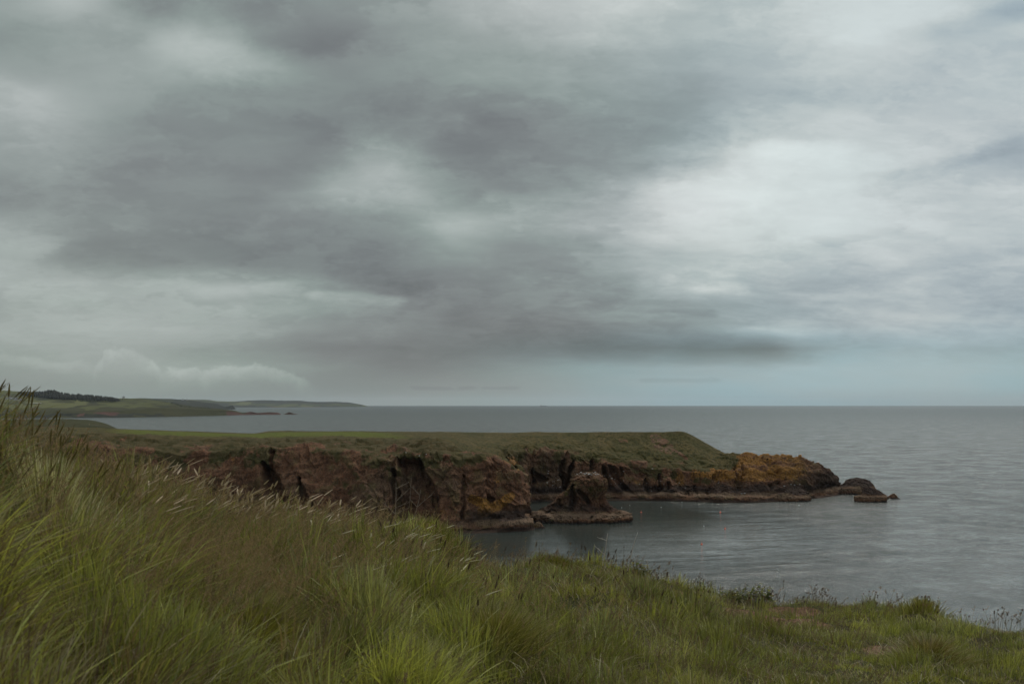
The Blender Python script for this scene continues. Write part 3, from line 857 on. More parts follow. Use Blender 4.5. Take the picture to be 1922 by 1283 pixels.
def low_masks(at, px, py, V, n1, dig):
    z = V[:, 2]
    at['pale'] = sstep(z + n1 * .5, 0.9, 1.6) * (1 - sstep(z + n1 * 0.8, 2.2, 3.0)) * 0.7
    at['wet_shade'] = np.maximum(at['wet_shade'], 0.85 * sstep(z + n1 * 0.8, 2.4, 3.0))
closed_rock('rock', [(-3, 1436, 1522, 0, .3), (0, 1439, 1520, 0, .3), (1.4, 1440, 1519, 0, .3), (2.4, 1446, 1512, .3, .28), (3.1, 1466, 1512, 1, .3), (4.0, 1474, 1505, 1.6, .3), (5.0, 1482, 1498, 2, .3)],
    373, 0, .3, 'long low ledge rock lying against the foot of the orange point', 'rock', 260, 300, 70, 0.55, masks=low_masks, group='low rocks off the point')
closed_rock('rock', [(-3, 1556, 1640, 0, .5), (0, 1558, 1637, 0, .5), (2.4, 1562, 1635, 0, .5), (3.8, 1577, 1633, .3, .5), (5.0, 1584, 1628, .8, .45), (5.9, 1592, 1618, 1, .45), (6.4, 1600, 1609, 1.2, .45)],
    404, 0, .5, 'rounded rock just off the tip of the point with a black crown', 'rock', 280, 300, 80, 0.6, masks=low_masks, group='low rocks off the point')
closed_rock('rock', [(-3, 1592, 1662, 0, .4), (0, 1594, 1658, 0, .4), (1.9, 1596, 1657, 0, .4), (2.4, 1611, 1656, .3, .4), (3.3, 1613, 1650, .6, .4), (4.4, 1616, 1642, .9, .4), (5.2, 1618, 1632, 1, .4)],
    371, 0, .4, 'stepped dark rock in front of the rounded one, farthest out but one', 'rock', 300, 300, 80, 0.5, masks=low_masks, group='low rocks off the point')
closed_rock('rock', [(-3, 1652, 1688, 0, .35), (0, 1655, 1684, 0, .35), (0.6, 1658, 1678, 0, .35), (1.2, 1664, 1677, .2, .4), (1.7, 1668, 1674, .2, .4)],
    383, 0, .4, 'small flat reef rock farthest out to the right of the point', 'rock', 320, 220, 50, 0.35, masks=low_masks, group='low rocks off the point')
closed_rock('rock', [(-3, 1000, 1024, 0, .6), (0, 1001, 1022, 0, .6), (1.1, 1003, 1018, 0, .6), (1.8, 1006, 1014, 0, .6)],
    292, 0, .5, 'small pale reddish rock at the corner of the near cliff beside the channel', 'rock', 340, 160, 40, 0.3, masks=low_masks, group='rocks at the cliff foot')

# ------------------------------------------------------------------ far coast
def far_material(name, rich):
    m, t, b = material(name)
    geo = t.new('ShaderNodeNewGeometry')
    P = geo.outputs['Position']
    Pf = t.vmath('MULTIPLY', P, (1, 0.35, 0))
    vo = t.new('ShaderNodeTexVoronoi'); vo.inputs['Scale'].default_value = 0.0032
    t.put(vo.inputs['Vector'], t.vmath('ADD', Pf, t.vmath('SCALE', t.noise(P, 0.002, 2, color=True), 160.0)))
    fr = t.sep(vo.outputs['Color'])[0]
    f = t.ramp(fr, [(0, (0.042, 0.047, 0.018)), (0.3, (0.070, 0.074, 0.028)), (0.55, (0.092, 0.094, 0.038)), (0.75, (0.058, 0.062, 0.024)), (1, (0.105, 0.10, 0.045))], 'CONSTANT')
    f = t.mix(t.mrange(t.noise(P, 0.012, 5, 0.65), 0.4, 0.7, 0, 0.4), f, (0.06, 0.065, 0.035))
    ve = t.new('ShaderNodeTexVoronoi', feature='DISTANCE_TO_EDGE'); ve.inputs['Scale'].default_value = 0.0032
    t.l.new(vo.inputs['Vector'].links[0].from_socket, ve.inputs['Vector'])
    f = t.mix(t.mrange(ve.outputs['Distance'], 0.018, 0.045, 0.85, 0.0), f, (0.020, 0.022, 0.014))
    rough_ = t.mix(t.noise(P, 0.02, 5, 0.7), (0.024, 0.028, 0.013), (0.052, 0.048, 0.022))
    wood = t.mix(t.noise(P, 0.06, 4, 0.7), (0.016, 0.018, 0.016), (0.032, 0.033, 0.022))
    red = t.mix(t.noise(P, 0.03, 5, 0.7), (0.05, 0.028, 0.024), (0.10, 0.055, 0.044))
    c = t.mix(t.mrange(t.attr('scrub')[2], 0.4, 0.6), f, rough_)
    c = t.mix(t.mrange(t.attr('cliff')[2], 0.4, 0.6), c, red)
    c = t.mix(t.mrange(t.attr('wood')[2], 0.4, 0.6), c, wood)
    t.put(b.inputs['Base Color'], c)
    b.inputs['Roughness'].default_value = 0.95
    b.inputs['Specular IOR Level'].default_value = 0.1
    return m
M_FAR = far_material('far fields', 1)
def far_coast(name, cols, segs, dist_amp, maskf, nu=500):
    """cols: list of [ (px,py,Y) from the waterline to the skyline ]"""
    n = len(cols[0])
    rows = [[W(*c[k]) for c in cols] for k in range(n)]
    base = []
    for k, c in enumerate(cols):
        b = rows[0][k].copy(); b[2] = -5; b[1] -= 4; base.append(b)
    backrow = []
    for k, c in enumerate(cols):
        b = rows[-1][k].copy(); b[1] *= 1.12; b[0] *= 1.12; b[2] = -5; backrow.append(b)
    rows = [base] + rows + [backrow]
    RW = [resample(r, nu) for r in rows]
    P, vv = [], []
    sg = [3] + segs + [8]
    for i, m_ in enumerate(sg):
        for q in np.linspace(0, 1, m_, endpoint=(i == len(sg) - 1)):
            P.append(RW[i] * (1 - q) + RW[i + 1] * q); vv.append(i + q)
    P = np.stack(P, 1); vv = np.array(vv)
    V = P.reshape(-1, 3); v = np.tile(vv, nu)
    k = dist_amp
    V[:, 2] += fbm(V[:, 0] / (k * 20), V[:, 1] / (k * 30), v * 3, 5, 400, 0.55) * k * sstep(v, 1.0, 1.6)
    V[:, 1] += fbm(V[:, 0] / (k * 10), V[:, 2] / (k * 8), v * 0, 5, 410, 0.6) * k * 4 * (1 - sstep(v, 2.0, 2.4))
    px, py = proj(V)
    at = dict(zip(('scrub', 'wood', 'cliff'), maskf(px, py, v, V)))
    o = raw_mesh(name, V, grid_quads(nu, P.shape[1]), mat=M_FAR, attrs=at)
    tag(o, kind='structure')
    return o
def m1(px, py, v, V):
    n = fbm(V[:, 0] / 90, V[:, 1] / 90, V[:, 2] / 30, 4, 420)
    cliff = (1 - sstep(v + n * 0.35, 1.75, 2.0)) * np.clip(sstep(px, 135, 155) * (1 - sstep(px + n * 30, 215, 240)) + sstep(px + n * 25, 400, 440) + 0.8 * sstep(n, 0.15, 0.3), 0, 1)
    cliff = np.maximum(cliff, 1 - sstep(v, 1.05, 1.2))
    cliff = np.maximum(cliff, sstep(px, 455, 470))
    scrub = np.maximum(1 - sstep(v + n * 1.1, 2.25, 2.5), sstep(px + n * 40, 300, 340))
    scrub = np.maximum(scrub, sstep(n, 0.22, 0.28))
    return scrub, np.maximum(sstep(px, 450, 470) * (n > -0.02), (1 - sstep(v + n * .6, 1.5, 1.9)) * (n > 0.05)), cliff * (n < 0.12)
far_coast('hills', [
    [(-700, 790, 2300), (-700, 772, 2420), (-700, 755, 2800), (-700, 742, 3400), (-700, 728, 4200)],
    [(-300, 789, 2400), (-300, 772, 2520), (-300, 758, 2850), (-300, 742, 3400), (-300, 729, 4200)],
    [(0, 788, 2500),   (0, 771, 2600),   (0, 760, 2900),   (0, 745, 3400),   (0, 733, 4200)],
    [(100, 787, 2560), (100, 769, 2680), (100, 760, 2950), (100, 749, 3400), (100, 739, 4000)],
    [(160, 787, 2600), (160, 769.5, 2690), (160, 762, 2950), (160, 751, 3400), (160, 742, 3900)],
    [(220, 786, 2650), (220, 769.5, 2740), (220, 761, 3000), (220, 754, 3400), (222, 747, 3800)],
    [(280, 785, 2760), (280, 767, 2850), (280, 762, 3050), (280, 757, 3350), (270, 749, 3800)],
    [(330, 784.2, 2880), (330, 766.5, 2960), (330, 764, 3100), (330, 762, 3300), (325, 757, 3600)],
    [(390, 782.8, 3060), (390, 768, 3110), (390, 767, 3180), (388, 766, 3300), (385, 765, 3400)],
    [(435, 781.7, 3230), (435, 771.5, 3260), (435, 770.7, 3300), (434, 770.3, 3350), (433, 770.3, 3400)],
    [(455, 781.2, 3310), (455, 776, 3330), (455, 775, 3345), (455, 774.5, 3370), (455, 775, 3400)],
    [(470, 780.9, 3360), (470, 773.5, 3370), (470, 773, 3380), (470, 773, 3400), (470, 774, 3420)],
    [(485, 780.7, 3390), (485, 776.5, 3400), (485, 776, 3410), (485, 775.5, 3420), (485, 776, 3440)],
    [(505, 780.6, 3410), (505, 774.8, 3420), (505, 774.3, 3430), (505, 774.3, 3440), (505, 775, 3460)],
    [(522, 780.5, 3430), (522, 775.5, 3440), (522, 775, 3450), (522, 775, 3460), (522, 776, 3480)],
    [(531, 780.3, 3450), (531, 779.8, 3455), (531, 779.8, 3460), (531, 779.9, 3470), (531, 780, 3480)],
    [(538, 780.3, 3450), (538, 780.3, 3455), (538, 780.3, 3460), (538, 780.3, 3470), (538, 780.3, 3480)],
  ], [14, 10, 20, 24], 6.0, m1, nu=900)
closed_rock('islet', [(-6, 533, 566, 0, .5), (0, 534, 564, 0, .5), (2.2, 537, 555, 0, .5), (5.5, 541, 549, 0, .5), (7.6, 544, 546, 0, .5)], 3500, 0, .5,
    'tiny pointed islet off the end of the distant rocky spit', 'islet', 360, 80, 24, 1.4, masks=lambda at, *a: at.__setitem__('wet_shade', at['wet_shade'] * 0 + 0.6))
def m2(px, py, v, V):
    n = fbm(V[:, 0] / 250, V[:, 1] / 250, V[:, 2] / 60, 4, 430)
    wood = np.clip(sstep(n, -0.3, -0.12) + (1 - sstep(v, 1.8, 2.3)), 0, 1) * (1 - 0.0 * v)
    return 1 - sstep(v, 2, 2.4), wood, (1 - sstep(v + n * .4, 1.3, 1.6))
far_coast('hills', [
    [(60, 775, 5200), (60, 765, 5400), (60, 758, 5800), (60, 748, 6500)],
    [(240, 774, 5400), (240, 764, 5600), (240, 757, 6000), (240, 747.5, 6600)],
    [(320, 773, 5700), (320, 764, 5900), (320, 757, 6200), (320, 749.5, 6800)],
    [(370, 772, 6000), (370, 763, 6200), (370, 758, 6400), (365, 752.5, 6900)],
    [(405, 771, 6400), (405, 764, 6500), (404, 760.5, 6600), (400, 757, 6900)],
    [(425, 770.6, 6600), (425, 767, 6650), (425, 765, 6700), (422, 763, 6800)],
    [(436, 770.4, 6700), (436, 764.5, 6720), (436, 762, 6740), (435, 761, 6760)],
    [(444, 770.1, 6800), (444, 768.6, 6810), (444, 768.3, 6820), (443, 768.3, 6830)],
    [(456, 769.6, 6900), (456, 769, 6910), (456, 768.9, 6920), (455, 769, 6930)],
  ], [10, 12, 14], 10.0, m2, nu=500)
def m3(px, py, v, V):
    n = fbm(V[:, 0] / 700, V[:, 1] / 900, V[:, 2] / 80, 4, 440)
    wood = sstep(n + 0.25 * (2.0 - v), -0.35, -0.1)
    return wood * 0, wood, (1 - sstep(v + n * .3, 1.2, 1.5))
far_coast('hills', [
    [(250, 767, 10500), (250, 761, 11000), (250, 749.5, 12500)],
    [(380, 766.6, 10700), (380, 761, 11200), (380, 750.5, 12500)],
    [(440, 766.4, 10900), (440, 761.5, 11300), (440, 752, 12500)],
    [(500, 766.1, 11100), (500, 761, 11500), (500, 751.2, 12700)],
    [(560, 765.8, 11400), (560, 761, 11800), (560, 752, 12900)],
    [(610, 765.5, 11900), (610, 761, 12200), (608, 753.5, 13200)],
    [(655, 765.1, 12800), (655, 761.5, 13000), (652, 755.3, 13600)],
    [(680, 764.8, 13300), (680, 762, 13400), (676, 759, 13800)],
    [(696, 764.6, 13700), (696, 763.6, 13750), (692, 763, 13900)],
    [(704, 764.6, 13800), (704, 764.4, 13850), (704, 764.4, 13900)],
  ], [10, 22], 18.0, m3, nu=500)
# the nearer green knoll left of the headland
kn = []
for px_, top in [(-420, 790), (-150, 787), (0, 787), (60, 786), (120, 786), (165, 788), (190, 793), (207, 799), (219, 804), (228, 808)]:
    kn.append([(px_, 822, 520), (px_, 812, 545), (px_, (top + 808) / 2, 570), (px_, top, 610)])
def mk(px, py, v, V):
    n = fbm(V[:, 0] / 20, V[:, 1] / 20, V[:, 2] / 10, 4, 450)
    return np.ones(len(V)), np.zeros(len(V)), 0.6 * sstep(n, 0.1, 0.4) * (1 - sstep(v, 3, 3.6))
far_coast('hill', kn, [8, 14, 20], 0.9, mk, nu=400)

# ------------------------------------------------------------------ far wood, houses, ship
M_CONIFER = simple('conifer foliage', (0.030, 0.030, 0.024), 0.9, 0.35, 0.05)
M_HEDGE = simple('hedge foliage', (0.045, 0.05, 0.028), 0.9, 0.35, 0.05)
def wood(name, line, n, hmin, hmax, mat, seed, spread):
    r = np.random.default_rng(seed)
    V, Tq = [], []
    off = 0
    t = r.random(n)
    line = np.array(line, float)
    for q in t:
        s = q * (len(line) - 1); i = min(int(s), len(line) - 2); f = s - i
        a = line[i] * (1 - f) + line[i + 1] * f
        b = W(a[0] + r.normal(0, 2.0), a[1], a[2] + r.uniform(-spread, spread))
        h = r.uniform(hmin, hmax) * (a[3] if len(a) > 3 else 1)
        wd = h * r.uniform(0.22, 0.36)
        k = 7
        ring = []
        lev = [(0.0, 0.75), (0.3, 1.0), (0.62, 0.66), (0.86, 0.33)]
        for (lz, lr) in lev:
            for j in range(k):
                an = 2 * math.pi * j / k + r.uniform(-.3, .3)
                rr = wd * lr * r.uniform(0.65, 1.25)
                V.append((b[0] + rr * math.cos(an), b[1] + rr * math.sin(an), b[2] - 3 + h * (lz + r.uniform(-.05, .05))))
        V.append((b[0], b[1], b[2] - 3 + h))
        for l in range(3):
            for j in range(k):
                j2 = (j + 1) % k
                A, B, C_, D = off + l * k + j, off + l * k + j2, off + (l + 1) * k + j2, off + (l + 1) * k + j
                Tq += [(A, B, C_), (A, C_, D)]
        for j in range(k):
            Tq.append((off + 3 * k + j, off + 3 * k + (j + 1) % k, off + 4 * k))
        off += 4 * k + 1
    o = raw_mesh(name, np.array(V), tris=np.array(Tq), mat=mat, smooth=False)
    return tag(o, 'dark conifer wood along the far hill crest on the left' if 'wood' in name else 'low dark hedges and scrub on the far slopes', 'wood' if 'wood' in name else 'hedge', kind='stuff')
wood('woodland', [(40, 741, 3700, .6), (60, 742, 3650, .9), (88, 746, 3500, 1.15), (110, 747, 3450, 1.1), (140, 748.5, 3400, 1.0), (180, 750, 3350, .95), (205, 750.5, 3350, .8), (222, 750.5, 3400, .5),
     (205, 748.5, 3500, .8), (160, 745.5, 3600, .9), (120, 743, 3700, 1.0), (95, 739.5, 3800, 1.25), (75, 740, 3850, 1.0), (50, 738, 3900, .6), (36, 737, 3950, .5)],
     1100, 6, 18, M_CONIFER, 5, 60)
wood('hedgerow', [(140, 751.5, 3250, .5), (175, 752, 3250, .5), (200, 749, 3500, .4), (260, 748, 3790, .35), (325, 756, 3600, .4), (345, 764, 3300, .6), (370, 766, 3250, .5), (395, 767, 3200, .5)], 260, 9, 15, M_HEDGE, 6, 30)

M_WALLW = simple('pale render', (0.50, 0.49, 0.46), 0.8, 0.1, 0.3)
M_ROOF = simple('slate roof', (0.10, 0.095, 0.10), 0.8, 0.2, 0.3)
M_DARK = simple('dark opening', (0.03, 0.03, 0.035), 0.3, 0.1, 1)
def box_vf(x0, x1, y0, y1, z0, z1):
    V = [(x, y, z) for z in (z0, z1) for y in (y0, y1) for x in (x0, x1)]
    Q = [(0, 2, 3, 1), (4, 5, 7, 6), (0, 1, 5, 4), (2, 6, 7, 3), (0, 4, 6, 2), (1, 3, 7, 5)]
    return V, Q
def house(loc, L, D_, hh, rot, label, low=False):
    e = bpy.data.objects.new('caravan' if low else 'house', None); COL.objects.link(e)
    e.location = loc; e.rotation_euler = (0, 0, rot)
    V, Q = box_vf(-L / 2, L / 2, -D_ / 2, D_ / 2, -2, hh)
    raw_mesh('wall', np.array(V), np.array(Q), mat=M_WALLW, parent=e, smooth=False)
    rh = hh + (0.7 if low else D_ * 0.42)
    V = [(-L / 2 - .3, -D_ / 2 - .3, hh + .02), (L / 2 + .3, -D_ / 2 - .3, hh + .02), (L / 2 + .3, D_ / 2 + .3, hh + .02), (-L / 2 - .3, D_ / 2 + .3, hh + .02), (-L / 2 - .3, 0, rh), (L / 2 + .3, 0, rh)]
    raw_mesh('roof', np.array(V, float), np.array([(0, 1, 5, 4), (2, 3, 4, 5), (0, 3, 2, 1)]), np.array([(0, 4, 3), (1, 2, 5)]), M_WALLW if low else M_ROOF, e, False)
    for k in (-1, 1):
        V, Q = box_vf(k * L * .25 - .6, k * L * .25 + .6, -D_ / 2 - .05, -D_ / 2 + .05, hh * .4, hh * .75)
        raw_mesh('window', np.array(V), np.array(Q), mat=M_DARK, parent=e, smooth=False)
    tag(e, label, 'caravan' if low else 'house', 'caravans below the wood' if low else 'houses of the far village')
hs = [(22, 752, 0), (30, 754, 1), (36, 751.5, 0), (40, 756, 1), (26, 757, 0), (34, 759, 0), (19, 748, 1), (16, 756, 0), (28, 749.5, 1), (12, 752, 0)]
for i, (a, b, c) in enumerate(hs):
    p = W(a, b, 3150 + 40 * (761 - b) / 4)
    house(p, 11 + (i % 3) * 3, 8, 5 + (i % 2) * 2, random.uniform(-.6, .6), 'small grey roofed house of the village on the far hillside at the left edge')
for i in range(9):
    p = W(44 + i * 3.9 + random.uniform(-.6, .6), 757.6 - 0.1 * (i % 3), 3050)
    house(p, 6.5, 3.2, 2.6, random.uniform(-.3, .3), 'white caravan in the row standing on the far green hillside', True)
for i, (a, b, Yd) in enumerate([(343, 750.3, 6750), (351, 750.8, 6780), (232, 747.3, 3760)]):
    p = W(a, b, Yd)
    house(p, (13, 13, 8)[i], 7, 4.5, 0.3, ['white farmhouse on the far crest, left one of the pair', 'white farmhouse on the far crest, right one of the pair', 'lone farmhouse on the crest at the right end of the conifer wood'][i])

def ship():
    e = bpy.data.objects.new('cargo_ship', None); COL.objects.link(e)
    e.location = Wz(1020, 0, 17000)
    tag(e, 'tiny cargo ship on the horizon right of the middle of the headland', 'ship')
    n = 24
    V, Q = [], []
    for i in range(n):
        t = i / (n - 1) * 2 - 1
        x = t * 60
        w_ = 9 * (1 - abs(t) ** 4 * (1 if t > 0 else .4))
        for (s, zz, k) in ((-1, -2, .7), (-1, 7 + 3 * max(0, t) ** 4, 1), (1, 7 + 3 * max(0, t) ** 4, 1), (1, -2, .7)):
            V.append((x, s * w_ * k, zz))
    for i in range(n - 1):
        for j in range(4):
            a = i * 4 + j; b = i * 4 + (j + 1) % 4
            Q.append((a, b, b + 4, a + 4))
    Q += [(0, 1, 2, 3), tuple((n - 1) * 4 + k for k in (3, 2, 1, 0))]
    raw_mesh('hull', np.array(V), np.array(Q), mat=M_ROOF, parent=e, smooth=False)
    Vb, Qb = box_vf(-50, -36, -7, 7, 7.01, 24)
    raw_mesh('bridge', np.array(Vb), np.array(Qb), mat=M_WALLW, parent=e, smooth=False)
    Vb, Qb = box_vf(-30, 42, -6, 6, 7.01, 10)
    raw_mesh('hatch_cover', np.array(Vb), np.array(Qb), mat=M_ROOF, parent=e, smooth=False)
ship()

# ------------------------------------------------------------------ buoys and birds
M_BUOY = simple('orange buoy plastic', (0.60, 0.085, 0.035), 0.4, 0.1, 4)
M_BIRD = simple('white feathers', (0.72, 0.72, 0.70), 0.7, 0.05, 9)
M_WING = simple('grey feathers', (0.30, 0.31, 0.33), 0.7, 0.1, 9)
M_BEAK = simple('yellow beak', (0.5, 0.32, 0.04), 0.5, 0.1, 9)
def lathe(prof, n=16):
    V = []; Q = []
    for r_, z_ in prof:
        for j in range(n):
            a = 2 * math.pi * j / n
            V.append((r_ * math.cos(a), r_ * math.sin(a), z_))
    for i in range(len(prof) - 1):
        for j in range(n):
            j2 = (j + 1) % n
            Q.append((i * n + j, i * n + j2, (i + 1) * n + j2, (i + 1) * n + j))
    return np.array(V), np.array(Q)
def dup(root, loc, rz, label=None, sc=1.0):
    r = root.copy(); COL.objects.link(r); r.location = loc; r.rotation_euler = (0, 0, rz); r.scale = (sc,) * 3
    if label: r['label'] = label
    for ch in root.children:
        c = ch.copy(); COL.objects.link(c); c.parent = r
    return r
be = bpy.data.objects.new('marker_buoy', None); COL.objects.link(be)
V, Q = lathe([(0.02, -.28), (.2, -.2), (.32, 0), (.3, .16), (.18, .3), (.06, .36), (.02, .38)])
raw_mesh('float', V, Q, mat=M_BUOY, parent=be)
V, Q = lathe([(.02, .37), (.02, .75), (.05, .76), (.05, .86), (.01, .87)], 8)
raw_mesh('mast', V, Q, mat=M_BUOY, parent=be)
bl = [(1203.5, 961, 'orange buoy floating in the dark water just right of the sea stack ledge'),
      (1352, 961, 'orange buoy floating below the orange lichen point, farthest right but one'),
      (1361, 992, 'orange buoy floating farthest right in the bay'),
      (1317, 1021, 'orange buoy floating nearest the grassy edge in the bay')]
for i, (a, b, lb) in enumerate(bl):
    p = shore(a, b)
    if i == 0:
        be.location = p; be.scale = (.85,) * 3; tag(be, lb, 'buoy', 'orange buoys in the bay')
    else:
        dup(be, p, i, lb, .85)
def bird():
    e = bpy.data.objects.new('seabird', None); COL.objects.link(e)
    prof = [(-.30, .01), (-.22, .05), (-.08, .095), (.06, .10), (.16, .07), (.21, .045), (.25, .055), (.30, .05), (.34, .01)]
    V = []; Q = []; n = 10
    for i, (s, r_) in enumerate(prof):
        zc = .14 + (.10 * max(0, (s - .12)) / .2 if s > .12 else 0)
        for j in range(n):
            a = 2 * math.pi * j / n
            V.append((s, r_ * math.cos(a), zc + r_ * math.sin(a)))
    for i in range(len(prof) - 1):
        for j in range(n):
            Q.append((i * n + j, i * n + (j + 1) % n, (i + 1) * n + (j + 1) % n, (i + 1) * n + j))
    raw_mesh('body', np.array(V), np.array(Q), mat=M_BIRD, parent=e)
    for s in (-1, 1):
        V = [(.1, s * .09, .2), (-.1, s * .11, .2), (-.34, s * .03, .17), (-.1, s * .112, .12), (.08, s * .1, .13),
             (.1, s * .07, .21), (-.1, s * .085, .22), (-.34, s * .02, .185), (-.1, s * .09, .12), (.08, s * .08, .13)]
        raw_mesh('wing', np.array(V), np.array([(0, 1, 3, 4), (5, 9, 8, 6), (0, 5, 6, 1)]), np.array([(1, 2, 3), (6, 8, 7)]), M_WING, e, False)
    V, Q = lathe([(.018, 0), (.004, .06)], 6)
    V = np.stack([V[:, 2] + .335, V[:, 0], V[:, 1] + .25], 1)
    raw_mesh('beak', V, Q, mat=M_BEAK, parent=e)
    return e
bird0 = bird()
tag(bird0, 'white seabird resting on the flat crown of the sea stack', 'seabird', 'seabirds around the bay')
bpy.context.view_layer.update()
from mathutils.bvhtree import BVHTree
def bvh_of(*names):
    Vs, Ps = [], []; off = 0
    for nme in names:
        o = bpy.data.objects[nme]; me = o.data
        co = np.empty(len(me.vertices) * 3, np.float32); me.vertices.foreach_get('co', co)
        idx = np.empty(len(me.loops), np.int32); me.loops.foreach_get('vertex_index', idx)
        Vs.append(co.reshape(-1, 3)); Ps.append(idx.reshape(-1, 4) + off); off += len(me.vertices)
    return BVHTree.FromPolygons(np.concatenate(Vs).tolist(), np.concatenate(Ps).tolist())
bv = bvh_of('sea_stack', 'headland')
def sight(px, py):
    u, w = ray(px, py)
    d_ = Vector((u, 1, w)).normalized()
    h = bv.ray_cast(Vector((0, 0, H)), d_)
    return h[0]
spots = []
for k in range(15):
    spots.append((1084 + k * 2.9 + random.uniform(-1, 1), 886.5 + random.uniform(0, 6), 'white seabird resting on the flat crown of the sea stack'))
for k in range(16):
    spots.append((random.uniform(1025, 1056), random.uniform(880, 916), 'white seabird on the ledges of the dark wall left of the sea stack'))
for k in range(12):
    spots.append((random.uniform(1134, 1172), random.uniform(880, 912), 'white seabird on the ledges of the dark wall right of the sea stack'))
for k in range(10):
    spots.append((random.uniform(1200, 1420), random.uniform(905, 932), 'white seabird standing low on the cliff foot of the orange point'))
for k in range(5):
    spots.append((1475 + k * 9 + random.uniform(-3, 3), 910 + random.uniform(-1, 3), 'white seabird on the ledge at the end of the orange point'))
for a, b in [(787, 856), (762, 850), (800, 853), (1225, 880), (1240, 903)]:
    spots.append((a, b, 'white seabird perched high on the red cliff face'))
first = True
for a, b, lb in spots:
    h = sight(a, b)
    if h is None: continue
    h = h + Vector((0, -0.05, 0.02))
    if first:
        bird0.location = h; bird0['label'] = lb; first = False
    else:
        dup(bird0, h, random.uniform(0, 6.28), lb, random.uniform(0.9, 1.15))
for a, b in [(1167, 952.5), (1241, 952), (1182, 948), (1500, 948), (1066, 952), (1321, 987), (1460, 1070), (1280, 942)]:
    p = shore(a, b); p[2] = -0.06
    dup(bird0, p, random.uniform(0, 6.28), 'white seabird floating on the water of the bay', 1.0)

# ------------------------------------------------------------------ foreground ground
EDGE = np.array([  # azimuth px, grass-top py at the rim, distance, grass height
 [-900, 700, 9.0, .4], [-500, 725, 8.0, .4], [-200, 765, 6.8, .42], [0, 818, 7.0, .42], [100, 866, 8.2, .40], [200, 908, 9.6, .36], [300, 934, 11, .34],
 [400, 952, 12, .32], [550, 966, 13, .32], [700, 970, 13.6, .32], [800, 990, 13.6, .30], [870, 1026, 13.2, .26], [900, 1042, 14, .20],
 [1000, 1037, 16, .20], [1150, 1044, 17, .22], [1250, 1088, 17.5, .22], [1350, 1110, 18, .22], [1450, 1120, 19, .16], [1560, 1134, 19, .12],
 [1620, 1137, 19, .12], [1720, 1128, 18, .15], [1800, 1136, 17.6, .12], [1922, 1170, 16, .10], [2100, 1215, 15, .10], [2600, 1300, 14, .10]])
_u, _w = ray(EDGE[:, 0], EDGE[:, 1])
EAZ = np.arctan(_u)
EZ = _w / np.sqrt(1 + _u ** 2) * EDGE[:, 2] - EDGE[:, 3] * 0.85
EAZ = np.concatenate([[-math.pi, -2.2, -1.3], EAZ, [1.4, 2.2, math.pi]])
ED = np.concatenate([[70, 60, 26], EDGE[:, 2], [24, 60, 70]])
EZ = np.concatenate([[0.5, 1.2, 1.0], EZ, [-3.0, -1.0, 0.5]])
EH = np.concatenate([[.35, .4, .4], EDGE[:, 3], [.15, .2, .4]])
def rim(az):
    return np.interp(az, EAZ, ED), np.interp(az, EAZ, EZ), np.interp(az, EAZ, EH)
def ground_z(x, y):
    r = np.hypot(x, y); az = np.arctan2(x, y)
    D, zE, hh = rim(az)
    D = D + 0.7 * vnoise(az * 9, az * 0 + 3.3, az * 0, 500) + 0.3 * vnoise(az * 31, az * 0, az * 0, 501)
    z0 = -1.62
    f = np.clip(r / D, 0, 1)
    z = z0 + (zE - z0) * f
    fade = sstep(r, 1.0, 3.0)
    z = z + fade * (0.16 * fbm(x / 2.6, y / 2.6, x * 0, 3, 510) + 0.10 * fbm(x / 0.9, y / 0.9, x * 0, 3, 514) * (0.6 + hh))
    c1 = cell2(x / 0.62, y / 0.62, 640)[0]
    z = z + fade * 0.16 * (1 - sstep(c1, 0.1, 0.75)) * np.clip(hh * 2.2, .25, 1)
    over = np.clip(r - D, 0, None)
    z = z - np.where(over > 0, np.minimum(over ** 2 * 0.35, over * 1.15 - 0.5 + 0.5 * np.exp(-over)), 0)
    return H + z
def bare_mask(x, y):
    m = np.zeros(np.shape(x))
    for (cx, cy, a, b) in BARE:
        n = 0.6 * vnoise(x * 2.6, y * 2.6, x * 0 + 1, 530) + 0.3 * vnoise(x * 7, y * 7, x * 0 + 1, 531)
        q = np.hypot((x - cx) / a, (y - cy) / b) + n * 0.55
        m = np.maximum(m, 1 - sstep(q, 0.6, 1.05))
    return m
def ground_hit(px, py):
    u, w = ray(px, py)
    D = float(np.interp(math.atan(u), EAZ, ED)) * math.cos(math.atan(u))
    ys = np.arange(1.5, D, 0.02)
    zz = ground_z(u * ys, ys)
    gap = H + w * ys - zz
    k = np.argmax(gap < 0) if (gap < 0).any() else int(np.argmin(gap / ys))
    return np.array([u * ys[k], ys[k], zz[k]])
BARE = []
for (a, b, wx, wy) in [(1425, 1156, .55, .75), (1480, 1150, .5, .35), (1665, 1222, .28, .25), (1515, 1172, .35, .3), (1240, 1245, .12, .12), (1290, 1130, .2, .3)]:
    g_ = ground_hit(a, b)
    BARE.append((g_[0], g_[1], wx * 1.35, wy * 1.5))

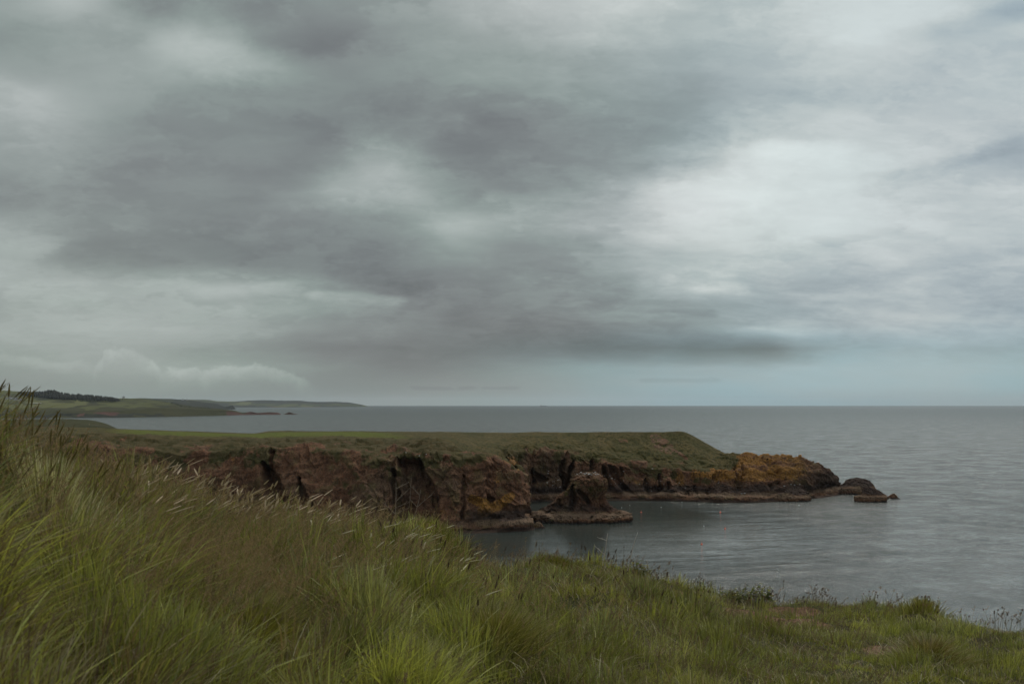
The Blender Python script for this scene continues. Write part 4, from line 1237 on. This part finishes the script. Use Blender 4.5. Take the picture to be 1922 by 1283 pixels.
def build_ground():
    az = np.concatenate([np.linspace(-math.pi, -0.75, 160, endpoint=False), np.linspace(-0.75, 0.75, 900, endpoint=False), np.linspace(0.75, math.pi, 160)])
    f = np.concatenate([np.linspace(0.0, 1.0, 260) ** 1.0, 1 + np.linspace(0.004, 1, 60) ** 2 * 1.0])
    A, Fq = np.meshgrid(az, f, indexing='ij')
    D = np.interp(A, EAZ, ED)
    Rr = np.where(Fq <= 1, Fq * (D + 1.5), (D + 1.5) + (Fq - 1) * 45)
    X = np.sin(A) * Rr; Y = np.cos(A) * Rr
    Z = ground_z(X, Y)
    Z = np.maximum(Z, -4)
    V = np.stack([X, Y, Z], -1).reshape(-1, 3)
    m, t, b = material('soil and thatch')
    geo = t.new('ShaderNodeNewGeometry')
    P = geo.outputs['Position']
    n = t.noise(P, 6, 6, 0.7); n2 = t.noise(P, 1.2, 4, 0.6)
    thatch = t.mix(n, (0.022, 0.020, 0.010), (0.060, 0.050, 0.024))
    thatch = t.mix(t.mrange(n2, 0.4, 0.6, 0, 0.5), thatch, (0.05, 0.06, 0.02))
    soil = t.mix(t.mrange(t.noise(P, 9, 6, 0.75), 0.35, 0.65), (0.075, 0.042, 0.028), (0.20, 0.115, 0.078))
    t.put(b.inputs['Base Color'], t.mix(t.mrange(t.attr('bare')[2], 0.3, 0.6), thatch, soil))
    b.inputs['Roughness'].default_value = 1.0
    b.inputs['Specular IOR Level'].default_value = 0.1
    bp = t.new('ShaderNodeBump'); bp.inputs['Strength'].default_value = 0.8; bp.inputs['Distance'].default_value = 0.03
    t.put(bp.inputs['Height'], t.noise(P, 22, 6, 0.7)); t.put(b.inputs['Normal'], bp.outputs[0])
    o = raw_mesh('ground', V, grid_quads(len(az), len(f)), mat=m, attrs=dict(bare=bare_mask(V[:, 0], V[:, 1])))
    tag(o, kind='structure')
build_ground()

# ------------------------------------------------------------------ grass
def leaf_material(name, trans=0.36, rough=0.55):
    m, t, b = material(name)
    c = t.attr('tone')[0]
    t.put(b.inputs['Base Color'], c)
    b.inputs['Roughness'].default_value = rough
    b.inputs['Specular IOR Level'].default_value = 0.15
    tr = t.new('ShaderNodeBsdfTranslucent')
    t.put(tr.inputs[0], t.vmath('MULTIPLY', c, (1.15, 1.15, 0.6)))
    mx = t.new('ShaderNodeMixShader')
    mx.inputs[0].default_value = trans
    out = t.n.get('Material Output')
    t.l.new(b.outputs[0], mx.inputs[1]); t.l.new(tr.outputs[0], mx.inputs[2]); t.l.new(mx.outputs[0], out.inputs[0])
    return m
M_LEAF = leaf_material('grass blade')
M_STEM = leaf_material('grass stem', 0.2, 0.7)

def blades(bx, by, bz, h, w, dirx, diry, bend, face, lev=(0, .35, .7, 1.0), taper=(1, .9, .62, 0), sag=0.5):
    """returns vertices and faces of curved tapering blades (arrays per blade)"""
    n = len(bx); k = len(lev)
    nvb = 2 * (k - 1) + 1
    V = np.zeros((n, nvb, 3), np.float32)
    wx, wy = np.cos(face), np.sin(face)
    for i, l in enumerate(lev):
        off = bend * l ** 1.8
        up = l * (1 - sag * np.clip(bend, 0, 1.6) * l * 0.55)
        cx = bx + dirx * h * off; cy = by + diry * h * off; cz = bz + h * up
        if i < k - 1:
            hw = w * taper[i] * 0.5
            V[:, 2 * i, 0] = cx - wx * hw; V[:, 2 * i, 1] = cy - wy * hw; V[:, 2 * i, 2] = cz
            V[:, 2 * i + 1, 0] = cx + wx * hw; V[:, 2 * i + 1, 1] = cy + wy * hw; V[:, 2 * i + 1, 2] = cz
        else:
            V[:, 2 * i, 0] = cx; V[:, 2 * i, 1] = cy; V[:, 2 * i, 2] = cz
    base = (np.arange(n) * nvb)[:, None]
    q = []
    for i in range(k - 2):
        q.append(base + np.array([2 * i, 2 * i + 1, 2 * i + 3, 2 * i + 2]))
    quads = np.concatenate(q) if q else np.zeros((0, 4), int)
    tris = base + np.array([2 * (k - 2), 2 * (k - 2) + 1, 2 * (k - 1)])
    return V.reshape(-1, 3), quads, tris, nvb

def sample_places(n, az0, az1, r0, extra, fall, seed):
    r_ = np.random.default_rng(seed)
    az = r_.uniform(az0, az1, n * 3)
    D = np.interp(az, EAZ, ED) + extra
    rr = np.sqrt(r_.random(n * 3)) * 20.5
    keep = (rr < D) & (rr > r0) & (r_.random(n * 3) < 1 / (1 + (rr / fall) ** 2))
    az, rr = az[keep][:n], rr[keep][:n]
    return np.sin(az) * rr, np.cos(az) * rr, rr, az

GREENS = np.array([(0.228, 0.240, 0.056), (0.300, 0.308, 0.080), (0.106, 0.115, 0.030), (0.365, 0.360, 0.142), (0.205, 0.240, 0.092)])
DRY = np.array([(0.26, 0.22, 0.12), (0.17, 0.125, 0.070), (0.33, 0.30, 0.20), (0.12, 0.085, 0.055)])
def build_grass():
    NT_ = 28000
    tx, ty, tr, taz = sample_places(NT_, -0.66, 0.62, 1.1, 1.3, 7.5, 21)
    n_t = len(tx)
    r_ = np.random.default_rng(22)
    _, _, hh = rim(taz)
    tus = fbm(tx / 1.1, ty / 1.1, tx * 0, 3, 600)
    # height: rank on the left, short turf on the right
    big_ = fbm(tx / 2.8, ty / 2.8, tx * 0 + 4, 2, 605)
    th = hh * (0.85 + 0.9 * tus + 0.45 * big_ + 0.28 * r_.normal(0, 1, n_t))
    c1, cvx, cvy, ch1, ch2 = cell2(tx / 0.62 + 0.5 * tus, ty / 0.62 + 0.5 * big_, 640)
    mound = 1 - sstep(c1, 0.10, 0.72)
    th = th * (0.34 + mound * (0.45 + 0.75 * ch1))
    th = np.clip(th, 0.05, 0.6)
    near = 1 - sstep(tr, 2.5, 6.5)
    th = th * (1 - 0.38 * near)
    bare = bare_mask(tx, ty)
    keep = r_.random(n_t) > bare * 0.97
    dn = fbm(tx / 1.7, ty / 1.7, tx * 0 + 5, 4, 610)
    left = 1 - sstep(taz, -0.45, 0.0)
    dry = np.clip(0.16 + 0.34 * left + 1.0 * dn * (0.5 + 0.5 * left), 0.03, 0.85)
    idx = np.nonzero(keep)[0]
    dry = np.clip(dry + 0.45 * (ch2 > 0.8) - 0.1, 0.03, 0.9)
    tx, ty, tr, taz, th, dry, c1, cvx, cvy, ch1, ch2 = [a[idx] for a in (tx, ty, tr, taz, th, dry, c1, cvx, cvy, ch1, ch2)]
    n_t = len(tx)
    gt = fbm(tx / 2.3, ty / 2.3, tx * 0 + 9, 3, 620)
    ca = ch1 * 37.0
    cone = GREENS[(ch2 * 4.99).astype(int)] * (0.55 + 0.9 * ((ch1 * 7.3) % 1.0))[:, None]
    lean_a = r_.uniform(0, 2 * math.pi, n_t)
    wind = 0.35 + 0.25 * fbm(tx / 2.0, ty / 2.0, tx * 0, 2, 630)
    for part, (sel, per, lev, tap) in enumerate([
        (tr < 8.0, 30, (0, .3, .62, .86, 1.0), (1, .95, .72, .42, 0)),
        (tr >= 8.0, 22, (0, .45, .8, 1.0), (1, .85, .5, 0))]):
        I = np.repeat(np.nonzero(sel)[0], per)
        n = len(I)
        a = r_.uniform(0, 2 * math.pi, n)
        rad = np.abs(r_.normal(0, 0.055, n)) + 0.0
        sp = 1.0 + 0.8 * (tr[I] > 6)
        bx = tx[I] + np.cos(a) * rad * sp; by = ty[I] + np.sin(a) * rad * sp
        bz = ground_z(bx, by) - 0.015
        h = th[I] * r_.uniform(0.45, 1.12, n)
        out = 0.35 + rad * 3
        dx = np.cos(a) * out + 0.45 * np.cos(lean_a[I]) + 0.5 * np.cos(ca[I]) + 1.1 * cvx[I] + wind[I] * 0.4
        dy = np.sin(a) * out + 0.45 * np.sin(lean_a[I]) + 0.5 * np.sin(ca[I]) + 1.1 * cvy[I] - 0.1
        kink = r_.random(n) < 0.12
        dx = np.where(kink, r_.normal(0, 1.1, n), dx); dy = np.where(kink, r_.normal(0, 1.1, n), dy)
        L = np.hypot(dx, dy) + 1e-6
        bend = np.clip(L * r_.uniform(0.08, 0.95, n), 0.02, 1.2)
        w = r_.uniform(0.0026, 0.0078, n) * (1 + tr[I] / 16) * np.clip(h / 0.3, .6, 1.3)
        face = r_.uniform(-1.0, 1.0, n)
        V, q, t3, nvb = blades(bx, by, bz, h, w, dx / L, dy / L, bend, face, lev, tap)
        col = (0.45 * GREENS[r_.integers(0, 5, n)] + 0.55 * cone[I]) * (1 + 0.35 * gt[I][:, None]) * r_.uniform(0.55, 1.35, (n, 1))
        isdry = r_.random(n) < dry[I] * 0.75
        dc = DRY[r_.choice(4, n, p=[.35, .3, .12, .23])] * r_.uniform(0.7, 1.2, (n, 1))
        col = np.where(isdry[:, None], dc, col)
        tone = np.repeat(col, nvb, 0)
        tipw = np.tile(np.repeat([l ** 3 for l in lev], 2)[:nvb], n)[:, None] * np.repeat(r_.random(n), nvb)[:, None] * 0.5
        tone = tone * (1 - tipw) + np.array([0.22, 0.19, 0.09]) * tipw
        o = raw_mesh('grass', V, q, t3, M_LEAF, attrs=dict(tone=tone))
        tag(o, ['long rank clifftop grass in the near foreground', 'clifftop grass towards the rim of the slope'][part], 'grass', kind='stuff')
build_grass()
def build_litter():
    r_ = np.random.default_rng(91)
    x, y, rr, az = sample_places(46000, -0.64, 0.62, 1.2, 1.0, 9, 92)
    n = len(x)
    hh = rim(az)[2]
    c1 = cell2(x / 0.62, y / 0.62, 640)[0]
    z = ground_z(x, y) + hh * 0.35 * r_.random(n) * (1 - sstep(c1, .1, .8))
    a = r_.uniform(0, 2 * math.pi, n)
    V, q, t3, nvb = blades(x, y, z, hh * r_.uniform(.3, .95, n), r_.uniform(.002, .006, n) * (1 + rr / 14), np.cos(a), np.sin(a), r_.uniform(.5, 1.7, n), a + 1.4, (0, .4, .75, 1), (1, .9, .6, 0))
    col = DRY[r_.choice(4, n, p=[.35, .3, .15, .2])] * r_.uniform(.6, 1.3, (n, 1))
    o = raw_mesh('dead_grass', V, q, t3, M_LEAF, attrs=dict(tone=np.repeat(col, nvb, 0)))
    tag(o, 'dead straw and bent brown blades lying among the green grass', 'grass', kind='stuff')
build_litter()

def stems_with_heads(name, label, sx, sy, h, kind, seed, cols, headlen=(0.05, 0.1), bendr=(0.1, 0.6), sw=0.0018, windx=1.0):
    r_ = np.random.default_rng(seed)
    n = len(sx)
    sz = ground_z(sx, sy) - 0.01
    a = r_.normal(0, 0.9, n)
    dx, dy = np.cos(a) * windx, np.sin(a)
    bend = r_.uniform(*bendr, n)
    w = sw * (1 + np.hypot(sx, sy) / 10)
    lev = (0, .3, .55, .75, .9, 1.0)
    V, q, t3, nvb = blades(sx, sy, sz, h, w, dx, dy, bend, r_.uniform(-.8, .8, n), lev, (1, .9, .8, .7, .6, 0))
    sc = cols[0] * r_.uniform(.7, 1.2, (n, 1))
    tone = [np.repeat(sc, nvb, 0)]; VV = [V]; QQ = [q]; TT = [t3]; off = len(V)
    def at(l):
        o = bend * l ** 1.8; up = l * (1 - 0.5 * np.clip(bend, 0, 1.6) * l * 0.55)
        return np.stack([sx + dx * h * o, sy + dy * h * o, sz + h * up], 1)
    hl = r_.uniform(*headlen, n) / h
    if kind == 'panicle':       # airy head of hair-fine branchlets
        per = 16
        I = np.repeat(np.arange(n), per)
        l = 1 - hl[I] * r_.random(n * per) * 1.6
        o = bend[I] * l ** 1.8; up = l * (1 - 0.5 * np.clip(bend[I], 0, 1.6) * l * 0.55)
        bx = sx[I] + dx[I] * h[I] * o; by = sy[I] + dy[I] * h[I] * o; bz = sz[I] + h[I] * up
        an = r_.uniform(0, 6.28, n * per)
        hb = r_.uniform(.012, .035, n * per) * (0.5 + (1 - l) / (hl[I] * 1.6) * 1.1)
        V, q, t3, nvb = blades(bx, by, bz, hb, 0.0026 * (1 + np.hypot(bx, by) / 9) + 0 * hb, np.cos(an), np.sin(an), r_.uniform(.4, 1.6, n * per), an, (0, .6, 1), (.5, 1, 0))
        VV.append(V); QQ.append(q + off); TT.append(t3 + off); off += len(V)
        tone.append(np.repeat(cols[1] * r_.uniform(.65, 1.3, (n * per, 1)), nvb, 0))
    else:                        # dense spike: three crossed spindles along the stem tip
        hw = {'fog': .0056, 'spike': .0045, 'plantain': .0048}[kind]
        for rot in (0, 1.05, 2.1):
            levs = np.array([0, .12, .35, .65, .9, 1.0]); wd = np.array([.25, .8, 1, .9, .5, .1])
            ring = []
            for lv, ww in zip(levs, wd):
                c = at(1 - hl * (1 - lv))
                s = hw * ww * (1 + np.hypot(sx, sy) / 14) * r_.uniform(.8, 1.2, n)
                ring.append(np.stack([c - np.stack([np.cos(rot) * s, np.sin(rot) * s, 0 * s + .15 * s], 1), c + np.stack([np.cos(rot) * s, np.sin(rot) * s, 0 * s + .15 * s], 1)], 1))
            Vh = np.concatenate(ring, 1).reshape(-1, 3)
            b = (np.arange(n) * 12)[:, None]
            qh = np.concatenate([b + np.array([2 * i, 2 * i + 1, 2 * i + 3, 2 * i + 2]) for i in range(5)])
            VV.append(Vh); QQ.append(qh + off); off += len(Vh)
            tone.append(np.repeat(cols[1] * r_.uniform(.75, 1.25, (n, 1)), 12, 0))
    o = raw_mesh(name, np.concatenate(VV), np.concatenate(QQ), np.concatenate(TT), M_STEM, attrs=dict(tone=np.concatenate(tone)))
    return tag(o, label, 'grass', kind='stuff')

def region(n, boxes, seed):
    """ground places seen around the given photo points: (px, py, spread m)"""
    r_ = np.random.default_rng(seed)
    out = []
    for (a, b, s, wgt) in boxes:
        g_ = ground_hit(a, b)
        k = max(1, int(n * wgt))
        out.append(np.stack([g_[0] + r_.normal(0, s, k), g_[1] + r_.normal(0, s, k)], 1))
    p = np.concatenate(out)
    return p[:, 0], p[:, 1]
# brown flowering bents on the left
x_, y_ = region(4000, [(330, 1000, 1.4, .24), (240, 950, 1.3, .20), (370, 1110, .55, .12), (150, 920, .8, .12), (450, 1180, .4, .06), (660, 1060, 1.6, .10), (60, 1000, .7, .10), (120, 1120, .35, .05), (560, 1010, 1.6, .08)], 31)
stems_with_heads('flowering_grass', 'feathery brown flowering grass among the tall blades on the left', x_, y_, np.random.default_rng(3).uniform(.30, .62, len(x_)), 'panicle', 32,
                 (np.array([.26, .20, .10]), np.array([.30, .205, .125])), (.07, .15))
# scattered over all of it
x_, y_, r0_, a0_ = sample_places(2600, -0.6, 0.35, 1.8, 0.6, 12, 35)
hz_ = rim(a0_)[2]
stems_with_heads('flowering_grass', 'thin brown flowering stems scattered through the foreground grass', x_, y_, hz_ * 1.25 + .08 * np.random.default_rng(5).random(len(x_)), 'panicle', 36,
                 (np.array([.16, .14, .07]), np.array([.17, .12, .08])), (.05, .11))
# pale nodding heads against the cliff at the rim
def rim_places(px0, px1, n, back0, back1, seed, clump=0):
    r_ = np.random.default_rng(seed)
    u = (r_.uniform(px0, px1, n) - 961) / F
    if clump:
        cc = (r_.uniform(px0, px1, clump) - 961) / F
        u = np.where(r_.random(n) < .75, cc[r_.integers(0, clump, n)] + r_.normal(0, 14 / F, n), u)
    az = np.arctan(u); D = np.interp(az, EAZ, ED) - r_.uniform(back0, back1, n)
    return np.sin(az) * D, np.cos(az) * D
x_, y_ = rim_places(180, 640, 330, -0.1, 2.4, 41, 22)
stems_with_heads('flowering_grass', 'pale nodding seed heads standing out against the red cliff', x_, y_, rim(np.arctan2(x_, y_))[2] * 1.0 + np.random.default_rng(4).triangular(.06, .12, .42, len(x_)), 'fog', 42,
                 (np.array([.24, .20, .12]), np.array([.46, .37, .27])), (.06, .12), (.15, 1.0))
x_, y_ = rim_places(560, 900, 90, 0.3, 5, 43)
stems_with_heads('flowering_grass', 'pale seed heads lying over the green grass in the middle', x_, y_, rim(np.arctan2(x_, y_))[2] + np.random.default_rng(4).uniform(.05, .18, len(x_)), 'fog', 44,
                 (np.array([.26, .24, .14]), np.array([.36, .33, .22])), (.06, .12), (.4, 1.2))
# tall stalks at the left edge, above the horizon
x_, y_ = region(130, [(20, 900, .35, .5), (60, 860, .4, .3), (90, 880, .3, .2)], 45)
stems_with_heads('flowering_grass', 'tall green grass stalks at the left edge reaching above the horizon', x_, y_, np.random.default_rng(6).uniform(.4, .72, len(x_)), 'spike', 46,
                 (np.array([.12, .13, .04]), np.array([.20, .16, .07])), (.08, .14), (.05, .5), 0.003)
# dark plantain-like heads along the right rim
x_, y_ = rim_places(1130, 1560, 80, -0.1, 1.0, 47, 9)
stems_with_heads('ribwort_plantain', 'dark ribwort heads along the grassy rim in the middle right', x_, y_, np.random.default_rng(8).triangular(.15, .2, .5, len(x_)), 'plantain', 48,
                 (np.array([.13, .11, .06]), np.array([.075, .045, .035])), (.02, .04), (.0, .35), 0.0016)
x_, y_ = rim_places(1590, 1900, 46, -0.2, 0.8, 49, 5)
stems_with_heads('ribwort_plantain', 'dark ribwort heads along the grassy rim at the far right', x_, y_, np.random.default_rng(9).triangular(.10, .15, .46, len(x_)), 'plantain', 50,
                 (np.array([.13, .11, .06]), np.array([.085, .045, .035])), (.02, .04), (.0, .35), 0.0016)
x_, y_ = rim_places(700, 1250, 60, 0.0, 6, 51)
stems_with_heads('flowering_grass', 'dark upright grass spikes in the middle of the foreground', x_, y_, rim(np.arctan2(x_, y_))[2] + np.random.default_rng(4).uniform(.12, .3, len(x_)), 'spike', 52,
                 (np.array([.10, .09, .04]), np.array([.09, .06, .045])), (.06, .1), (.05, .4))

x_, y_ = rim_places(880, 1922, 330, -0.3, 1.2, 53, 22)
stems_with_heads('flowering_grass', 'fine brown flowering grass fringing the rim above the water', x_, y_, np.random.default_rng(12).triangular(.14, .22, .48, len(x_)), 'panicle', 54,
                 (np.array([.20, .16, .08]), np.array([.20, .13, .09])), (.03, .08), (.05, .7), 0.0012)
# separate tussocks
def tussock(name, label, px, py, n, h, rad, cols, seed, bend=(0.3, 1.2), wid=(.003, .005), windx=.3):
    r_ = np.random.default_rng(seed)
    g_ = ground_hit(px, py)
    a = r_.uniform(0, 6.28, n); rr = np.abs(r_.normal(0, rad * .45, n))
    lx, ly = np.cos(a) * rr, np.sin(a) * rr
    bz = ground_z(g_[0] + lx, g_[1] + ly) - g_[2] - .02
    dx = np.cos(a) + windx; dy = np.sin(a) - .05; L = np.hypot(dx, dy) + 1e-6
    hh = h * r_.uniform(.5, 1.1, n)
    V, q, t3, nvb = blades(lx, ly, bz, hh, r_.uniform(*wid, n) * (1 + g_[1] / 16), dx / L, dy / L, r_.uniform(*bend, n) * (.4 + rr / rad), r_.uniform(-1, 1, n), (0, .3, .6, .85, 1), (1, .95, .75, .45, 0))
    cc = np.array(cols); col = cc[r_.integers(0, len(cc), n)] * r_.uniform(.7, 1.25, (n, 1))
    o = raw_mesh(name, V, q, t3, M_LEAF, attrs=dict(tone=np.repeat(col, nvb, 0)))
    o.location = g_
    tag(o, label, 'tussock')
    return o
tussock('grass_tussock', 'bleached straw tuft among the tall grass at the left edge', 92, 1012, 1700, .52, .36, [(.62, .58, .42), (.52, .48, .33), (.34, .32, .17), (.20, .22, .08)], 61, (.1, .7))
tussock('grass_tussock', 'dark tussock with dead strands in the short turf at the lower right', 1745, 1238, 1500, .32, .42, [(.10, .10, .028), (.14, .13, .04), (.30, .23, .13), (.14, .11, .055)], 62, (.5, 1.6), (.002, .004))
tussock('grass_tussock', 'straw green tussock standing up on the rim at the far right', 1735, 1138, 700, .30, .38, [(.28, .25, .09), (.20, .19, .05), (.14, .14, .035)], 63, (.1, .6))
tussock('grass_tussock', 'dark green rounded tussock on the rim left of the water gap', 800, 1015, 1800, .42, .55, [(.14, .14, .03), (.19, .18, .04), (.09, .09, .022)], 64, (.3, 1.2))
tussock('grass_tussock', 'round dark green tussock in the middle just inside the rim', 1050, 1068, 1200, .26, .45, [(.12, .12, .028), (.17, .16, .038), (.09, .09, .022)], 65, (.5, 1.3))
tussock('grass_tussock', 'large leaning tussock at the bottom middle of the foreground', 930, 1230, 2200, .45, .38, [(.16, .16, .045), (.21, .20, .07), (.10, .10, .026), (.28, .23, .12)], 66, (.3, 1.2))
tussock('grass_tussock', 'bright green tussock leaning right at the bottom left of the middle', 470, 1235, 1700, .42, .36, [(.25, .23, .06), (.18, .17, .045), (.10, .10, .026)], 67, (.5, 1.3), windx=.8)

# single dead stems and a leafy plant
M_DEAD = simple('bleached stem', (0.42, 0.36, 0.30), 0.8, 0.2, 20)
M_BROWNSTEM = simple('brown dead stem', (0.20, 0.15, 0.11), 0.8, 0.2, 20)
def tube(pts, rads, n=6):
    pts = np.array(pts, float); V = []; Q = []
    for i, p in enumerate(pts):
        t_ = pts[min(i + 1, len(pts) - 1)] - pts[max(i - 1, 0)]
        t_ /= np.linalg.norm(t_) + 1e-9
        a = np.cross(t_, [0, 1, .01]); a /= np.linalg.norm(a) + 1e-9; b = np.cross(t_, a)
        for j in range(n):
            an = 2 * math.pi * j / n
            V.append(p + rads[i] * (a * math.cos(an) + b * math.sin(an)))
    for i in range(len(pts) - 1):
        for j in range(n):
            Q.append((i * n + j, i * n + (j + 1) % n, (i + 1) * n + (j + 1) % n, (i + 1) * n + j))
    return np.array(V), np.array(Q)
def dead_stem(px, py, tpx, tpy, label, mat, branches=0, seed=0, rad=.008):
    r_ = random.Random(seed)
    g_ = ground_hit(px, py)
    top = W(tpx, tpy, g_[1])
    d_ = top - g_
    allV, allQ = [], []; off = 0
    def add(p, r):
        nonlocal off
        V, Q = tube(p, r); allV.append(V); allQ.append(Q + off); off += len(V)
    pts = [d_ * t + np.array([math.sin(t * 3 + seed) * .03 * np.linalg.norm(d_), 0.02 * math.sin(5 * t), 0]) * (t * (1 - t) * 3) for t in np.linspace(0, 1, 10)]
    add(pts, [rad * (1 - .6 * t) for t in np.linspace(0, 1, 10)])
    for k in range(branches):
        t = r_.uniform(.35, .95); p0 = pts[int(t * 9)]
        L = np.linalg.norm(d_) * r_.uniform(.2, .42); s = r_.choice((-1, 1, 1))
        dd = np.array([s * r_.uniform(.5, .9), r_.uniform(-.3, .3), r_.uniform(.4, .9)]); dd /= np.linalg.norm(dd)
        q = [p0 + dd * L * u_ + np.array([0, 0, -.1 * L * u_ * u_]) for u_ in np.linspace(0, 1, 5)]
        add(q, [rad * .55, rad * .5, rad * .4, rad * .35, rad * .2])
        for m_ in range(3):
            p1 = q[2 + m_ % 3]; d2 = dd + np.array([r_.uniform(-.5, .5), r_.uniform(-.5, .5), r_.uniform(0, .5)])
            add([p1, p1 + d2 * L * .25], [rad * .3, rad * .25])
    o = raw_mesh('dead_stem', np.concatenate(allV), np.concatenate(allQ), mat=mat)
    o.location = g_
    tag(o, label, 'plant stem')
dead_stem(1130, 1062, 1141, 1000, 'short bleached dead stem on the rim below the sea stack', M_DEAD, 2, 1, .009)
dead_stem(1176, 1075, 1197, 998, 'tall bleached leaning dead stem on the rim right of the shorter one', M_DEAD, 0, 2, .008)
dead_stem(1222, 1085, 1214, 1050, 'small pale dead stalk on the rim right of the tall bleached one', M_DEAD, 0, 3, .007)
dead_stem(745, 1000, 743, 905, 'brown branching dead stalk standing against the dark cave', M_BROWNSTEM, 5, 4, .008)
dead_stem(765, 1000, 790, 918, 'leaning branched dead stalk right of the upright one by the cave', M_BROWNSTEM, 4, 5, .006)
dead_stem(758, 1002, 772, 895, 'thin unbranched brown stalk between the two branched ones', M_BROWNSTEM, 0, 6, .004)

def leafy_plant(px, py, n, hgt, wid, label, seed):
    r_ = random.Random(seed)
    g_ = ground_hit(px, py)
    e = bpy.data.objects.new('leafy_plant', None); COL.objects.link(e); e.location = g_
    tag(e, label, 'plant')
    SV, SQ, LV, LT, tone = [], [], [], [], []; so_, lo = 0, 0
    for k in range(n):
        bx = r_.uniform(-wid, wid); by = r_.uniform(-.25, .25)
        hk = hgt * r_.uniform(.55, 1.1) * (1 - .35 * abs(bx) / wid)
        lx = r_.uniform(-.12, .2)
        pts = [np.array([bx + lx * t * t, by, hk * t - .03]) for t in np.linspace(0, 1, 5)]
        V, Q = tube(pts, [.005, .005, .004, .003, .002], 5); SV.append(V); SQ.append(Q + so_); so_ += len(V)
        for l in range(9):
            t = .35 + .65 * l / 8; p = pts[0] + (pts[-1] - pts[0]) * t
            an = l * 2.4 + r_.uniform(-.4, .4); L = r_.uniform(.06, .12) * (1.2 - .4 * t); dr_ = r_.uniform(-.25, .35)
            ax = np.array([math.cos(an), math.sin(an), dr_]); sd_ = np.array([-math.sin(an), math.cos(an), 0]); up = np.array([0, 0, 1.])
            c = (np.array([.075, .088, .018]) if r_.random() < .75 else np.array([.16, .155, .035])) * r_.uniform(.75, 1.3)
            # toothed pinnate leaf: midrib with side lobes
            prof = [(0, .02), (.2, .26), (.3, .14), (.45, .34), (.55, .17), (.7, .24), (.78, .12), (1, 0)]
            vs = []
            for (s, w_) in prof:
                dz = -.35 * s * s * L
                for sg in (-1, 0, 1):
                    vs.append(p + ax * L * s + sd_ * sg * w_ * L * 1.2 + up * (dz + (.05 * L if sg == 0 else 0)))
            for i in range(len(prof) - 1):
                for j in (0, 1):
                    a_ = lo + i * 3 + j
                    LT += [(a_, a_ + 1, a_ + 4), (a_, a_ + 4, a_ + 3)]
            LV += vs; lo += len(vs); tone += [c] * len(vs)
    raw_mesh('stem', np.concatenate(SV), np.concatenate(SQ), mat=M_BROWNSTEM, parent=e)
    raw_mesh('foliage', np.array(LV), tris=np.array(LT), mat=M_LEAF, parent=e, attrs=dict(tone=np.array(tone)))
leafy_plant(1403, 1122, 26, .42, .42, 'bushy dark green leafy plant growing on the rim above the bare soil', 71)
leafy_plant(1195, 1070, 8, .26, .14, 'low leafy plant at the foot of the tall bleached stem', 72)

# ------------------------------------------------------------------ haze
def haze():
    V, Q = box_vf(-28500, 28500, -3000, 22500, -6, 170)
    m = bpy.data.materials.new('sea haze'); m.use_nodes = True
    t = NT(m.node_tree); t.n.clear()
    out = t.new('ShaderNodeOutputMaterial'); pv = t.new('ShaderNodeVolumePrincipled')
    pv.inputs['Color'].default_value = (0.76, 0.88, 1.0, 1)
    pv.inputs['Density'].default_value = 1.4e-5
    pv.inputs['Anisotropy'].default_value = 0.2
    t.l.new(pv.outputs[0], out.inputs['Volume'])
    o = raw_mesh('haze', np.array(V, float), np.array(Q), mat=m, smooth=False)
    tag(o, kind='stuff')
haze()
